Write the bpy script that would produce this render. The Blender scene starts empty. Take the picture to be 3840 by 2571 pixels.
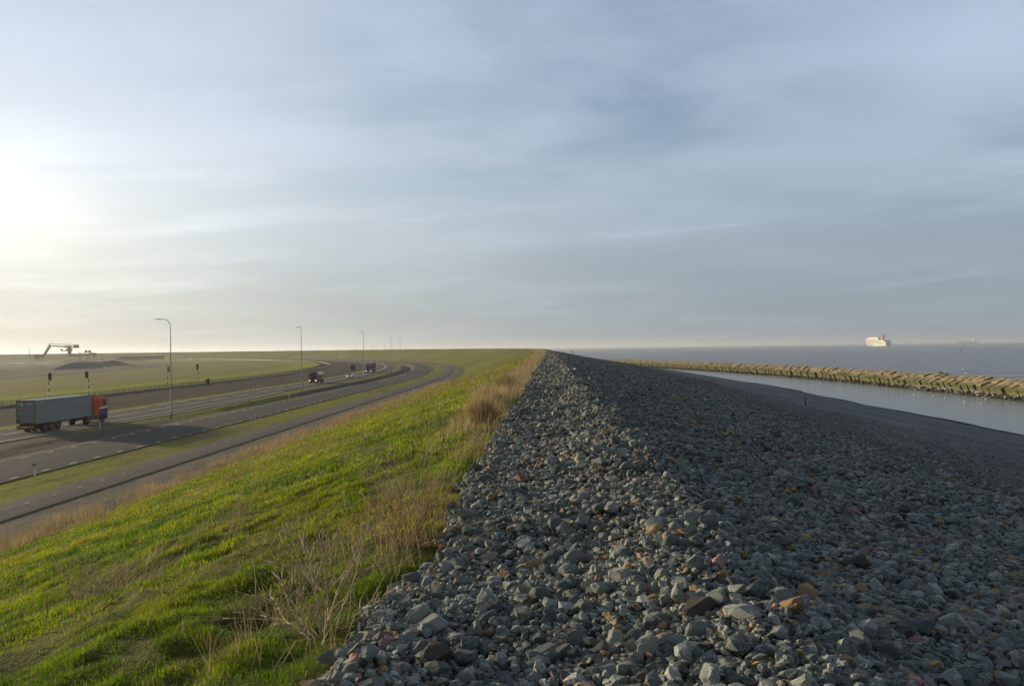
import bpy, math, random
import numpy as np
from mathutils import Vector, Matrix

sc = bpy.context.scene
COL = sc.collection
random.seed(7)
RNG = np.random.default_rng(11)
R_ = math.radians

# ------------------------------------------------------------------ camera
EYE = 13.0
cam_d = bpy.data.cameras.new("camera")
cam = bpy.data.objects.new("camera", cam_d)
COL.objects.link(cam)
cam_d.sensor_width = 36.0
cam_d.lens = 36.0 * 2941.0 / 3840.0
cam_d.clip_start = 0.1
cam_d.clip_end = 60000.0
PITCH, ROLL = 19.6 / 2941.0, math.atan(0.0135)
cam.matrix_world = (Matrix.Translation((0, 0, EYE)) @ Matrix.Rotation(math.pi / 2 + PITCH, 4, 'X')
                    @ Matrix.Rotation(-ROLL, 4, 'Z'))
sc.camera = cam

# ------------------------------------------------------------------ sun, sky, exposure
SUN_AZ, SUN_EL = R_(-60.0), R_(8.7)          # azimuth from +Y, positive to the right
SUN = Vector((math.sin(SUN_AZ) * math.cos(SUN_EL), math.cos(SUN_AZ) * math.cos(SUN_EL), math.sin(SUN_EL)))
sl = bpy.data.lights.new("sun", 'SUN')
sl.energy = 5.0
sl.angle = R_(2.8)
sl.color = (1.0, 0.82, 0.53)
sun = bpy.data.objects.new("sun", sl)
sun.rotation_euler = SUN.to_track_quat('Z', 'Y').to_euler()
sun.location = (-200, 100, 150)
COL.objects.link(sun)

sc.view_settings.view_transform = 'Standard'
sc.view_settings.look = 'None'
sc.view_settings.exposure = 0.0
sc.view_settings.gamma = 1.0
sc.view_settings.use_curve_mapping = False
sc.cycles.use_denoising = True
sc.cycles.max_bounces = 5
sc.cycles.diffuse_bounces = 2
sc.cycles.glossy_bounces = 2
sc.cycles.transmission_bounces = 3
sc.cycles.volume_bounces = 1
sc.cycles.sample_clamp_indirect = 4.0


class NT:
    """small helper for node trees"""
    def __init__(self, tree):
        self.t = tree
        self.n = tree.nodes
        self.l = tree.links

    def node(self, typ, **kw):
        nd = self.n.new(typ)
        for k, v in kw.items():
            setattr(nd, k, v)
        return nd

    def put(self, sock, val):
        if val is None:
            return
        if isinstance(val, bpy.types.NodeSocket):
            self.l.new(val, sock)
        else:
            if isinstance(val, (tuple, list)) and hasattr(sock, 'default_value') and len(sock.default_value) == 4 and len(val) == 3:
                val = (*val, 1.0)
            sock.default_value = val

    def math(self, op, a, b=None, c=None, clamp=False):
        nd = self.node('ShaderNodeMath', operation=op, use_clamp=clamp)
        for s, v in zip(nd.inputs, (a, b, c)):
            self.put(s, v)
        return nd.outputs[0]

    def vmath(self, op, a, b=None, out=0):
        nd = self.node('ShaderNodeVectorMath', operation=op)
        self.put(nd.inputs[0], a)
        if b is not None:
            if op == 'SCALE':
                self.put(nd.inputs['Scale'], b)
            else:
                self.put(nd.inputs[1], b)
        return nd.outputs[out]

    def mix(self, fac, a, b, blend='MIX', clamp=False):
        nd = self.node('ShaderNodeMix', data_type='RGBA', blend_type=blend)
        nd.clamp_result = clamp
        self.put(nd.inputs[0], fac)
        self.put(nd.inputs[6], a)
        self.put(nd.inputs[7], b)
        return nd.outputs[2]

    def noise(self, vec=None, scale=5.0, detail=4.0, rough=0.55, dist=0.0, out='Fac', lac=2.0):
        nd = self.node('ShaderNodeTexNoise')
        self.put(nd.inputs['Vector'], vec)
        nd.inputs['Scale'].default_value = scale
        nd.inputs['Detail'].default_value = detail
        nd.inputs['Roughness'].default_value = rough
        nd.inputs['Distortion'].default_value = dist
        nd.inputs['Lacunarity'].default_value = lac
        return nd.outputs[out]

    def voronoi(self, vec=None, scale=5.0, feature='F1', out='Distance', rnd=1.0):
        nd = self.node('ShaderNodeTexVoronoi', feature=feature)
        self.put(nd.inputs['Vector'], vec)
        nd.inputs['Scale'].default_value = scale
        nd.inputs['Randomness'].default_value = rnd
        return nd.outputs[out]

    def ramp(self, fac, stops, interp='LINEAR'):
        nd = self.node('ShaderNodeValToRGB')
        cr = nd.color_ramp
        cr.interpolation = interp
        while len(cr.elements) < len(stops):
            cr.elements.new(0.5)
        for e, (p, c) in zip(cr.elements, stops):
            e.position = p
            if not isinstance(c, (tuple, list)):
                c = (c, c, c)
            e.color = (*c[:3], 1.0)
        self.put(nd.inputs[0], fac)
        return nd.outputs[0]

    def sstep(self, v, lo, hi, a=0.0, b=1.0):
        nd = self.node('ShaderNodeMapRange', interpolation_type='SMOOTHSTEP')
        self.put(nd.inputs[0], v)
        for i, x in enumerate((lo, hi, a, b)):
            self.put(nd.inputs[i + 1], x)
        return nd.outputs[0]

    def mapping(self, vec, scale=(1, 1, 1), rot=(0, 0, 0), loc=(0, 0, 0)):
        nd = self.node('ShaderNodeMapping')
        self.put(nd.inputs[0], vec)
        nd.inputs['Location'].default_value = loc
        nd.inputs['Rotation'].default_value = rot
        nd.inputs['Scale'].default_value = scale
        return nd.outputs[0]

    def bump(self, height, strength=0.5, dist=0.1):
        nd = self.node('ShaderNodeBump')
        self.put(nd.inputs['Height'], height)
        nd.inputs['Strength'].default_value = strength
        nd.inputs['Distance'].default_value = dist
        return nd.outputs[0]

    def attr(self, name, out='Fac'):
        return self.node('ShaderNodeAttribute', attribute_name=name).outputs[out]

    def pos(self):
        return self.node('ShaderNodeNewGeometry').outputs['Position']

    def objco(self):
        return self.node('ShaderNodeTexCoord').outputs['Object']


# ---- sky: Nishita blue seen through a broken veil of altostratus, brightest towards the veiled sun
world = bpy.data.worlds.new("World")
sc.world = world
world.use_nodes = True
wt = NT(world.node_tree)
wt.n.clear()
sky = wt.node('ShaderNodeTexSky', sky_type='NISHITA')
sky.sun_disc = False
sky.sun_elevation = SUN_EL
sky.sun_rotation = SUN_AZ
sky.air_density = 1.0
sky.dust_density = 1.0
sky.ozone_density = 2.0
D = wt.node('ShaderNodeTexCoord').outputs['Generated']
sep = wt.node('ShaderNodeSeparateXYZ')
wt.put(sep.inputs[0], D)
dz = wt.math('MAXIMUM', sep.outputs[2], 0.0)
# horizontal closeness to the bright part of the cloud veil
hx = wt.node('ShaderNodeCombineXYZ')
wt.put(hx.inputs[0], sep.outputs[0]); wt.put(hx.inputs[1], sep.outputs[1])
hn = wt.vmath('NORMALIZE', hx.outputs[0])
GAZ = R_(-46)
c = wt.vmath('DOT_PRODUCT', hn, (math.sin(GAZ), math.cos(GAZ), 0), out='Value')
c = wt.math('MAXIMUM', c, 0.0)
c4 = wt.math('POWER', c, 4.5)
c16 = wt.math('POWER', c, 22.0)
e1 = wt.math('DIVIDE', wt.math('SUBTRACT', dz, 0.09), 0.26)
v1 = wt.math('EXPONENT', wt.math('MULTIPLY', wt.math('MULTIPLY', e1, e1), -1.0))
e2 = wt.math('DIVIDE', wt.math('SUBTRACT', dz, 0.150), 0.075)
v2 = wt.math('EXPONENT', wt.math('MULTIPLY', wt.math('MULTIPLY', e2, e2), -1.0))
g1 = wt.math('MULTIPLY', c4, v1)
g2 = wt.math('MULTIPLY', c16, v2)
# cloud pattern: directions flattened on a layer overhead
den = wt.math('ADD', dz, 0.10)
cl = wt.node('ShaderNodeCombineXYZ')
wt.put(cl.inputs[0], wt.math('DIVIDE', sep.outputs[0], den))
wt.put(cl.inputs[1], wt.math('DIVIDE', sep.outputs[1], den))
cl2 = wt.mapping(cl.outputs[0], rot=(0, 0, R_(-38)), scale=(0.50, 1.0, 1.0))
n_big = wt.noise(wt.mapping(cl.outputs[0], loc=(3.1, 1.7, 0)), scale=0.85, detail=3, rough=0.5)
n_str = wt.noise(cl2, scale=1.3, detail=5, rough=0.52, dist=0.5)
n_fin = wt.noise(wt.mapping(cl.outputs[0], rot=(0, 0, R_(-30)), scale=(0.35, 1.0, 1.0)), scale=4.5, detail=7, rough=0.62, dist=0.9)
nn = wt.math('ADD', wt.math('MULTIPLY', n_big, 0.5), wt.math('ADD', wt.math('MULTIPLY', n_str, 0.42), wt.math('MULTIPLY', n_fin, 0.10)))
cover = wt.sstep(nn, 0.25, 0.53)
lowfill = wt.sstep(dz, 0.10, 0.30, 1.0, 0.0)
gap = wt.vmath('DOT_PRODUCT', D, (0.235, 0.889, 0.392), out='Value')
gap = wt.math('MULTIPLY', wt.sstep(gap, 0.955, 1.0, 0.0, 0.62), wt.sstep(n_str, 0.30, 0.65, 1.0, 0.35))
cover = wt.math('MULTIPLY', cover, wt.math('SUBTRACT', 1.0, gap))
cover = wt.math('MAXIMUM', cover, lowfill)
tex = wt.sstep(nn, 0.38, 0.74, 0.93, 1.10)
hi_t = wt.sstep(dz, 0.02, 0.33)
base_c = wt.mix(hi_t, (0.300, 0.372, 0.440), (0.495, 0.585, 0.735))
glow_tint = wt.mix(wt.sstep(dz, 0.0, 0.22), (0.45, 0.385, 0.27), (0.50, 0.485, 0.42))
glow_c = wt.vmath('SCALE', glow_tint, g1)
glow2_c = wt.vmath('SCALE', (0.56, 0.475, 0.30), g2)
cloud_c = wt.vmath('ADD', wt.vmath('ADD', base_c, glow_c), glow2_c)
# slanting streaks low over the sea
az = wt.math('ARCTAN2', sep.outputs[0], sep.outputs[1])
lv = wt.node('ShaderNodeCombineXYZ')
wt.put(lv.inputs[0], wt.math('MULTIPLY', az, 2.2)); wt.put(lv.inputs[1], wt.math('SUBTRACT', wt.math('MULTIPLY', dz, 22.0), wt.math('MULTIPLY', az, 1.7)))
n_low = wt.noise(lv.outputs[0], scale=1.0, detail=5, rough=0.55, dist=0.4)
low_k = wt.math('MULTIPLY', wt.sstep(n_low, 0.50, 0.68, 0.0, 0.16), wt.math('MULTIPLY', wt.sstep(dz, 0.015, 0.05), wt.sstep(dz, 0.14, 0.28, 1.0, 0.0)))
cloud_c = wt.vmath('SCALE', cloud_c, wt.math('ADD', low_k, 0.98))
cloud_c = wt.vmath('SCALE', cloud_c, tex)
# away from the sun and overhead the veil is thinner and darker
back = wt.sstep(sep.outputs[1], -0.55, 0.45, 0.40, 1.0)
topd = wt.sstep(dz, 0.42, 0.78, 1.0, 0.42)
cloud_c = wt.vmath('SCALE', cloud_c, wt.math('MULTIPLY', back, topd))
blue = wt.vmath('SCALE', sky.outputs[0], 0.15)
blue = wt.vmath('ADD', blue, wt.vmath('SCALE', (0.30, 0.30, 0.26), g1))
out_c = wt.mix(wt.math('MULTIPLY', cover, 0.92), blue, cloud_c)
bg = wt.node('ShaderNodeBackground')
wt.put(bg.inputs[0], out_c)
bg.inputs[1].default_value = 1.0
wo = wt.node('ShaderNodeOutputWorld')
wt.l.new(bg.outputs[0], wo.inputs[0])

# ------------------------------------------------------------------ the plan of the dike: (s along, n across) -> (x, y)
TH, S0, RAD = 0.045, 205.0, 1190.0
DV = np.array([math.sin(TH), math.cos(TH)])
RV = np.array([math.cos(TH), -math.sin(TH)])
CEN = DV * S0 - RV * RAD


def plan(s, n):
    s = np.asarray(s, float); n = np.asarray(n, float)
    s, n = np.broadcast_arrays(s, n)
    a = np.maximum(s - S0, 0) / RAD
    ss = np.minimum(s, S0)
    x1 = DV[0] * ss + RV[0] * n; y1 = DV[1] * ss + RV[1] * n
    x2 = CEN[0] + (RV[0] * np.cos(a) + DV[0] * np.sin(a)) * (RAD + n)
    y2 = CEN[1] + (RV[1] * np.cos(a) + DV[1] * np.sin(a)) * (RAD + n)
    far = s > S0
    return np.where(far, x2, x1), np.where(far, y2, y1)


def heading(s):
    """angle of the dike direction from +X axis"""
    return math.pi / 2 - TH + max(s - S0, 0) / RAD


def to_sn(x, y):
    x = np.asarray(x, float); y = np.asarray(y, float)
    s = x * DV[0] + y * DV[1]; n = x * RV[0] + y * RV[1]
    qx, qy = x - CEN[0], y - CEN[1]
    a = np.arctan2(qx * DV[0] + qy * DV[1], qx * RV[0] + qy * RV[1])
    far = s > S0
    return np.where(far, S0 + a * RAD, s), np.where(far, np.hypot(qx, qy) - RAD, n)


def _hash(ix, iy, seed):
    h = (ix.astype(np.int64) * 374761393 + iy.astype(np.int64) * 668265263 + seed * 974634721) & 0xFFFFFFFF
    h = ((h ^ (h >> 13)) * 1274126177) & 0xFFFFFFFF
    h = h ^ (h >> 16)
    return (h & 0xFFFFFF) / float(0xFFFFFF)


def vnoise(x, y, seed=0):
    x = np.asarray(x, float); y = np.asarray(y, float)
    ix = np.floor(x); iy = np.floor(y)
    fx = x - ix; fy = y - iy
    fx = fx * fx * (3 - 2 * fx); fy = fy * fy * (3 - 2 * fy)
    a = _hash(ix, iy, seed); b = _hash(ix + 1, iy, seed)
    c_ = _hash(ix, iy + 1, seed); d = _hash(ix + 1, iy + 1, seed)
    return (a * (1 - fx) + b * fx) * (1 - fy) + (c_ * (1 - fx) + d * fx) * fy


def fbm(x, y, seed=0, oct_=3):
    t = 0; amp = 0.5; tot = 0
    for k in range(oct_):
        t = t + amp * vnoise(x * 2 ** k, y * 2 ** k, seed + k); tot += amp; amp *= 0.5
    return t / tot


def rise(y):
    return np.interp(y, [-50, 0, 60, 200, 400], [-.2, 0, .27, .85, .95])


def edge_n(s):
    """where grass meets stones"""
    b = np.interp(s, [-20, 4, 7.3, 11, 16, 20, 28, 48, 108, 300], [-1.2, -1.17, -1.0, -1.05, -1.12, -1.08, -1.0, -.9, -.5, -.4])
    return b + 0.22 * (fbm(s * 1.1, s * 0 + 3.3, 5, 3) - 0.5) * 2


def water_n(s):
    return np.interp(s, [-60, 112, 198, 315, 484, 560, 640, 760, 1100], [61, 66, 69, 74.2, 92, 100, 100, 96, 92])


def crest_z(s):
    return 11.3 + np.interp(s, [-50, 0, 300, 900, 1800], [-.1, 0, 1.1, 1.9, 2.6])


def land_z(s, n):
    """grass slope, verges, fields (n < edge)"""
    x, y = plan(s, n)
    zl = 2.7 + rise(y)
    zt = crest_z(s)
    k = np.clip((n + 28.0) / (28.0 - 1.4), 0, 1)
    k = np.where(k > 0.93, 0.93 + (k - 0.93) * 0.62, k)
    z = zl + (zt - 0.03 - zl) * np.clip(k * 1.018, 0, 1)
    und = (fbm(s * 0.55, n * 0.55, 21, 3) - 0.5) * 0.20 + (fbm(s * 1.9, n * 1.9, 31, 3) - 0.5) * 0.20 + (vnoise(s * 4.6, n * 4.6, 35) - .5) * .09
    und = und * np.clip((n + 29) / 4, 0, 1) * np.clip((-0.6 - n) / 1.5, 0.15, 1)
    # small ditch between the two roads
    dd = np.interp(s, [-50, 60, 110, 150, 180, 400, 600], [.25, .3, .2, .5, 1.15, 1.3, .5])
    ditch = -dd * np.clip(1 - ((n + 54.6) / 2.6) ** 2, 0, 1)
    lump = (fbm(s * 0.25, n * 0.5, 41, 4) - 0.5) * 0.25 * np.clip(1 - ((n + 55) / 3.5) ** 2, 0, 1)
    soil = (fbm(s * 0.02, n * 0.8, 51, 3) - 0.5) * 0.34 * np.clip((n + 97) / 3, 0, 1) * np.clip((-76 - n) / 3, 0, 1)
    bal = 0.22 * np.clip(1.6 - np.abs(n + 100.2) / 1.9, 0, 1)
    site = (fbm(s * 0.02, n * 0.03, 61, 4) - 0.5) * 1.6 * np.clip((-222 - n) / 25, 0, 1)
    return z + und + ditch + lump + soil + bal + site


def beach_z(s, n):
    zt = crest_z(s)
    w = water_n(s)
    a = np.clip(n - 1.3, 0, None)
    t = np.clip((n - 12.0) / (w - 12.0), None, 3)
    z12 = zt - 2.15
    near = zt - 0.16 * a - 0.038 * np.clip(a, 0, 10.7) * np.clip(a, 0, 10.7) / 10.7
    z = np.where(n < 12.0, near, z12 * (1 - t))
    und = (fbm(s * 0.8, n * 0.8, 71, 3) - 0.5) * 0.22 * np.clip((16 - n) / 6, 0.12, 1)
    und = und + (fbm(s * 0.06, n * 0.12, 72, 3) - 0.5) * 0.7 * np.clip((n - 10) / 20, 0, 1) * np.clip(1.15 - t, 0, 1)
    und = und + (fbm(s * .035, n * .06, 77, 4) - .5) * 1.0 * np.clip(1 - np.abs(t - 1) / .14, 0, 1)
    und = und + 0.20 * np.exp(-((n - 1.1) / 0.8) ** 2) * (0.5 + fbm(s * 0.5, s * 0 + 9.1, 73, 2))
    dip = -0.30 * np.clip((edge_n(s) + 0.12 - n) / 0.45, 0, 1)
    return np.maximum(z + und + dip, -2.5)


# ------------------------------------------------------------------ object helpers
def link(o, parent=None):
    COL.objects.link(o)
    if parent is not None:
        o.parent = parent
    return o


def tag(o, label=None, cat=None, group=None, kind=None):
    if label: o['label'] = label
    if cat: o['category'] = cat
    if group: o['group'] = group
    if kind: o['kind'] = kind
    return o


def empty(name, loc=(0, 0, 0), rz=0.0, label=None, cat=None, group=None):
    o = bpy.data.objects.new(name, None)
    o.empty_display_size = 0.3
    o.location = loc
    o.rotation_euler = (0, 0, rz)
    link(o)
    return tag(o, label, cat, group)


def mesh_np(name, V, F, mats, parent=None, smooth=False, attrs=None, mat_idx=None):
    """V (n,3); F (m,k) constant k"""
    V = np.ascontiguousarray(V, dtype=np.float32); F = np.ascontiguousarray(F, dtype=np.int32)
    me = bpy.data.meshes.new(name)
    me.vertices.add(len(V)); me.vertices.foreach_set('co', V.ravel())
    m, k = F.shape
    me.loops.add(m * k); me.loops.foreach_set('vertex_index', F.ravel())
    me.polygons.add(m); me.polygons.foreach_set('loop_start', np.arange(0, m * k, k, dtype=np.int32))
    try:
        me.polygons.foreach_set('loop_total', np.full(m, k, dtype=np.int32))
    except Exception:
        pass
    me.polygons.foreach_set('use_smooth', np.full(m, smooth, dtype=bool))
    if mat_idx is not None:
        me.polygons.foreach_set('material_index', np.asarray(mat_idx, dtype=np.int32))
    for a, (typ, val) in (attrs or {}).items():
        at = me.attributes.new(a, typ, 'POINT')
        if typ == 'FLOAT':
            at.data.foreach_set('value', np.asarray(val, np.float32).ravel())
        else:
            at.data.foreach_set('color', np.asarray(val, np.float32).ravel())
    me.update(calc_edges=True)
    me.validate()
    for mt in (mats if isinstance(mats, (list, tuple)) else [mats]):
        me.materials.append(mt)
    o = bpy.data.objects.new(name, me)
    return link(o, parent)


def grid_faces(ns, nn):
    i = np.arange(ns - 1)[:, None] * nn + np.arange(nn - 1)[None, :]
    return np.stack([i, i + nn, i + nn + 1, i + 1], -1).reshape(-1, 4)


def sn_sheet(name, svals, nvals, zfun, mat, kind='structure', smooth=True, warp=None):
    S, N = np.meshgrid(svals, nvals, indexing='ij')
    if warp is not None:
        N = warp(S, N)
    X, Y = plan(S, N)
    Z = zfun(S, N)
    V = np.stack([X, Y, Z], -1).reshape(-1, 3)
    F = grid_faces(len(svals), len(nvals))[:, ::-1]
    F = F[:, [0, 1, 2, 3]]
    o = mesh_np(name, V, F, mat, smooth=smooth, attrs={'along': ('FLOAT', S), 'across': ('FLOAT', N)})
    # make normals face up
    me = o.data
    if me.polygons[0].normal.z < 0:
        me.flip_normals()
    if kind: o['kind'] = kind
    return o


def steps(*segs):
    """segs: (start, stop, step)..."""
    out = []
    for a, b, st in segs:
        out += list(np.arange(a, b, st))
    out.append(segs[-1][1])
    return np.array(out, float)


class MB:
    """collects simple shapes into one mesh"""
    def __init__(self):
        self.v = []; self.f = []; self.sm = []

    def add(self, vs, fs, smooth=False):
        b = len(self.v)
        self.v += [tuple(p) for p in vs]
        self.f += [tuple(i + b for i in f) for f in fs]
        self.sm += [smooth] * len(fs)
        return self

    def box(self, c, size, rz=0.0, tilt=None):
        hx, hy, hz = size[0] / 2, size[1] / 2, size[2] / 2
        P = [Vector((x, y, z)) for z in (-hz, hz) for x, y in ((-hx, -hy), (hx, -hy), (hx, hy), (-hx, hy))]
        if tilt is not None:
            P = [tilt @ p for p in P]
        if rz:
            M = Matrix.Rotation(rz, 3, 'Z'); P = [M @ p for p in P]
        P = [p + Vector(c) for p in P]
        return self.add(P, [(3, 2, 1, 0), (4, 5, 6, 7), (0, 1, 5, 4), (1, 2, 6, 5), (2, 3, 7, 6), (3, 0, 4, 7)])

    def bbox(self, c, size, bev=0.03, rz=0.0):
        """box with chamfered vertical and top edges"""
        hx, hy, hz = size[0] / 2, size[1] / 2, size[2] / 2
        b = min(bev, hx * .9, hy * .9, hz * .9)
        def ring(ix, iy, z):
            return [(-hx + ix, -hy + iy + b, z), (-hx + ix + b, -hy + iy, z), (hx - ix - b, -hy + iy, z), (hx - ix, -hy + iy + b, z),
                    (hx - ix, hy - iy - b, z), (hx - ix - b, hy - iy, z), (-hx + ix + b, hy - iy, z), (-hx + ix, hy - iy - b, z)]
        rings = [ring(b, b, -hz), ring(0, 0, -hz + b), ring(0, 0, hz - b), ring(b, b, hz)]
        M = Matrix.Rotation(rz, 3, 'Z')
        P = [M @ Vector(p) + Vector(c) for r in rings for p in r]
        fs = [tuple(range(7, -1, -1)), tuple(range(24, 32))]
        for k in range(3):
            for i in range(8):
                j = (i + 1) % 8
                fs.append((k * 8 + i, k * 8 + j, k * 8 + 8 + j, k * 8 + 8 + i))
        return self.add(P, fs)

    def tube(self, pts, rad, n=8, cap=True, smooth=True):
        pts = [Vector(p) for p in pts]
        if not isinstance(rad, (list, tuple)):
            rad = [rad] * len(pts)
        vs = []; fs = []
        up = Vector((0, 0, 1))
        for i, p in enumerate(pts):
            d = (pts[min(i + 1, len(pts) - 1)] - pts[max(i - 1, 0)]).normalized()
            a = d.cross(up)
            if a.length < 1e-3: a = d.cross(Vector((1, 0, 0)))
            a.normalize(); b = d.cross(a).normalized()
            for k in range(n):
                t = 2 * math.pi * k / n
                vs.append(p + (a * math.cos(t) + b * math.sin(t)) * rad[i])
        for i in range(len(pts) - 1):
            for k in range(n):
                k2 = (k + 1) % n
                fs.append((i * n + k, i * n + k2, (i + 1) * n + k2, (i + 1) * n + k))
        self.add(vs, fs, smooth)
        if cap:
            b = len(self.v) - len(vs)
            self.f.append(tuple(b + k for k in range(n - 1, -1, -1))); self.sm.append(False)
            self.f.append(tuple(b + (len(pts) - 1) * n + k for k in range(n))); self.sm.append(False)
        return self

    def prism(self, prof, y0, y1):
        """profile in (x, z), extruded along y"""
        n = len(prof)
        vs = [(x, y0, z) for x, z in prof] + [(x, y1, z) for x, z in prof]
        fs = [tuple(range(n)), tuple(range(2 * n - 1, n - 1, -1))]
        for i in range(n):
            j = (i + 1) % n
            fs.append((j, i, n + i, n + j))
        return self.add(vs, fs)

    def loft(self, rings, smooth=False, cap=True):
        n = len(rings[0]); vs = [p for r in rings for p in r]; fs = []
        for k in range(len(rings) - 1):
            for i in range(n):
                j = (i + 1) % n
                fs.append((k * n + i, k * n + j, (k + 1) * n + j, (k + 1) * n + i))
        if cap:
            fs.append(tuple(range(n - 1, -1, -1))); fs.append(tuple((len(rings) - 1) * n + i for i in range(n)))
        return self.add(vs, fs, smooth)

    def ball(self, c, r, nu=10, nv=6):
        rx, ry, rz = r if isinstance(r, (tuple, list)) else (r, r, r)
        vs = []; fs = []
        for j in range(nv + 1):
            ph = math.pi * j / nv - math.pi / 2
            for i in range(nu):
                t = 2 * math.pi * i / nu
                vs.append((c[0] + rx * math.cos(ph) * math.cos(t), c[1] + ry * math.cos(ph) * math.sin(t), c[2] + rz * math.sin(ph)))
        for j in range(nv):
            for i in range(nu):
                i2 = (i + 1) % nu
                fs.append((j * nu + i, j * nu + i2, (j + 1) * nu + i2, (j + 1) * nu + i))
        return self.add(vs, fs, True)

    def build(self, name, mat, parent=None, loc=None, rz=0.0):
        me = bpy.data.meshes.new(name)
        me.from_pydata([tuple(p) for p in self.v], [], self.f)
        me.polygons.foreach_set('use_smooth', self.sm)
        me.materials.append(mat)
        import bmesh
        bm = bmesh.new(); bm.from_mesh(me)
        bmesh.ops.remove_doubles(bm, verts=bm.verts, dist=1e-5)
        bmesh.ops.recalc_face_normals(bm, faces=bm.faces)
        bm.to_mesh(me); bm.free()
        o = bpy.data.objects.new(name, me)
        link(o, parent)
        if loc is not None: o.location = loc
        o.rotation_euler = (0, 0, rz)
        return o


def copy_tree(o, parent=None):
    c_ = o.copy(); COL.objects.link(c_)
    if parent is not None: c_.parent = parent
    for ch in list(o.children):
        copy_tree(ch, c_)
    return c_


# ------------------------------------------------------------------ materials
def material(name):
    m = bpy.data.materials.new(name)
    m.use_nodes = True
    t = NT(m.node_tree)
    b = t.n['Principled BSDF']
    return m, t, b


def simple(name, col, rough=0.6, metal=0.0, var=0.12, scale=3.0, emit=None):
    m, t, b = material(name)
    n = t.noise(t.objco(), scale=scale, detail=5, rough=0.65)
    k = t.sstep(n, 0.3, 0.7, 1 - var, 1 + var)
    t.put(b.inputs['Base Color'], t.vmath('SCALE', col, k))
    b.inputs['Roughness'].default_value = rough
    b.inputs['Metallic'].default_value = metal
    if emit:
        t.put(b.inputs['Emission Color'], emit[0]); b.inputs['Emission Strength'].default_value = emit[1]
    return m


M = {}
M['steel'] = simple('galvanised_steel', (0.27, 0.285, 0.28), 0.6, 0.1)
M['white'] = simple('white_paint', (0.86, 0.86, 0.83), 0.5, 0, 0.06)
M['black'] = simple('black_paint', (0.02, 0.02, 0.022), 0.5)
M['rubber'] = simple('tyre_rubber', (0.022, 0.021, 0.020), 0.85)
M['glass'] = simple('window_glass', (0.03, 0.035, 0.04), 0.08, 0, 0.0)
M['chassis'] = simple('dirty_chassis', (0.035, 0.030, 0.026), 0.8)
M['rim'] = simple('grey_rim', (0.10, 0.097, 0.09), 0.7, 0.1)
M['red'] = simple('red_paint', (0.62, 0.040, 0.020), 0.32, 0, 0.05)
M['blue_stripe'] = simple('blue_paint', (0.035, 0.040, 0.22), 0.35, 0, 0.05)
M['amber'] = simple('amber_reflector', (0.75, 0.16, 0.01), 0.4, 0, 0.05)
M['orange'] = simple('orange_paint', (0.65, 0.23, 0.02), 0.5)
M['box_grey'] = simple('grey_container_paint', (0.27, 0.295, 0.295), 0.55, 0, 0.10, 1.2)
M['box_door'] = simple('weathered_container_door', (0.36, 0.375, 0.36), 0.6, 0, 0.22, 2.0)
M['olive_trim'] = simple('faded_container_post', (0.26, 0.22, 0.10), 0.6)
M['brown_trim'] = simple('rusty_trim', (0.17, 0.075, 0.045), 0.7)
M['navy'] = simple('blue_cab_paint', (0.045, 0.10, 0.26), 0.3, 0, 0.05)
M['rust_box'] = simple('rust_red_container', (0.24, 0.055, 0.028), 0.6, 0, 0.2)
M['maroon'] = simple('dark_red_cab_paint', (0.17, 0.018, 0.014), 0.3, 0, 0.05)
M['tank'] = simple('brushed_tank_metal', (0.33, 0.33, 0.32), 0.28, 0.85)
M['silver'] = simple('silver_car_paint', (0.42, 0.43, 0.44), 0.28, 0.55, 0.03)
M['lamp_on'] = simple('lit_headlamp', (0.9, 0.9, 0.75), 0.3, 0, 0, 3, ((1.0, 0.97, 0.80), 1.6))
M['sign_green'] = simple('green_sign_face', (0.02, 0.16, 0.085), 0.45)
M['sign_back'] = simple('grey_sign_back', (0.20, 0.215, 0.225), 0.5, 0.3)
M['crane'] = simple('hazy_blue_steel', (0.05, 0.06, 0.085), 0.6)
M['mesh'] = simple('fence_wire', (0.10, 0.095, 0.085), 0.7)
M['fence_post'] = simple('fence_post_timber', (0.075, 0.062, 0.05), 0.8)
M['rail'] = simple('rusty_rail', (0.28, 0.24, 0.19), 0.4, 0.4)
M['dark_box'] = simple('dark_stack_container', (0.085, 0.09, 0.088), 0.7, 0, 0.25)
M['ship_white'] = simple('ship_white', (0.80, 0.76, 0.66), 0.5, 0, 0.03, 0.02)
M['ship_win'] = simple('ship_window_band', (0.34, 0.31, 0.27), 0.4)
M['ship_dark'] = simple('ship_dark_letters', (0.05, 0.07, 0.14), 0.5)
M['teal'] = simple('teal_wave_mark', (0.12, 0.38, 0.36), 0.5)
M['funnel'] = simple('funnel_red', (0.55, 0.06, 0.05), 0.5)
M['funnel_grey'] = simple('funnel_grey', (0.13, 0.13, 0.15), 0.6)
M['hull_grey'] = simple('cargo_hull', (0.22, 0.18, 0.18), 0.6)
M['buoy'] = simple('buoy_orange', (0.72, 0.30, 0.04), 0.4)
M['gull'] = simple('gull_white', (0.80, 0.79, 0.76), 0.7, 0, 0.02)
M['gull_wing'] = simple('gull_grey_wing', (0.42, 0.44, 0.46), 0.7, 0, 0.02)
M['wood_stake'] = simple('weathered_stake', (0.10, 0.08, 0.06), 0.85)


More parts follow.
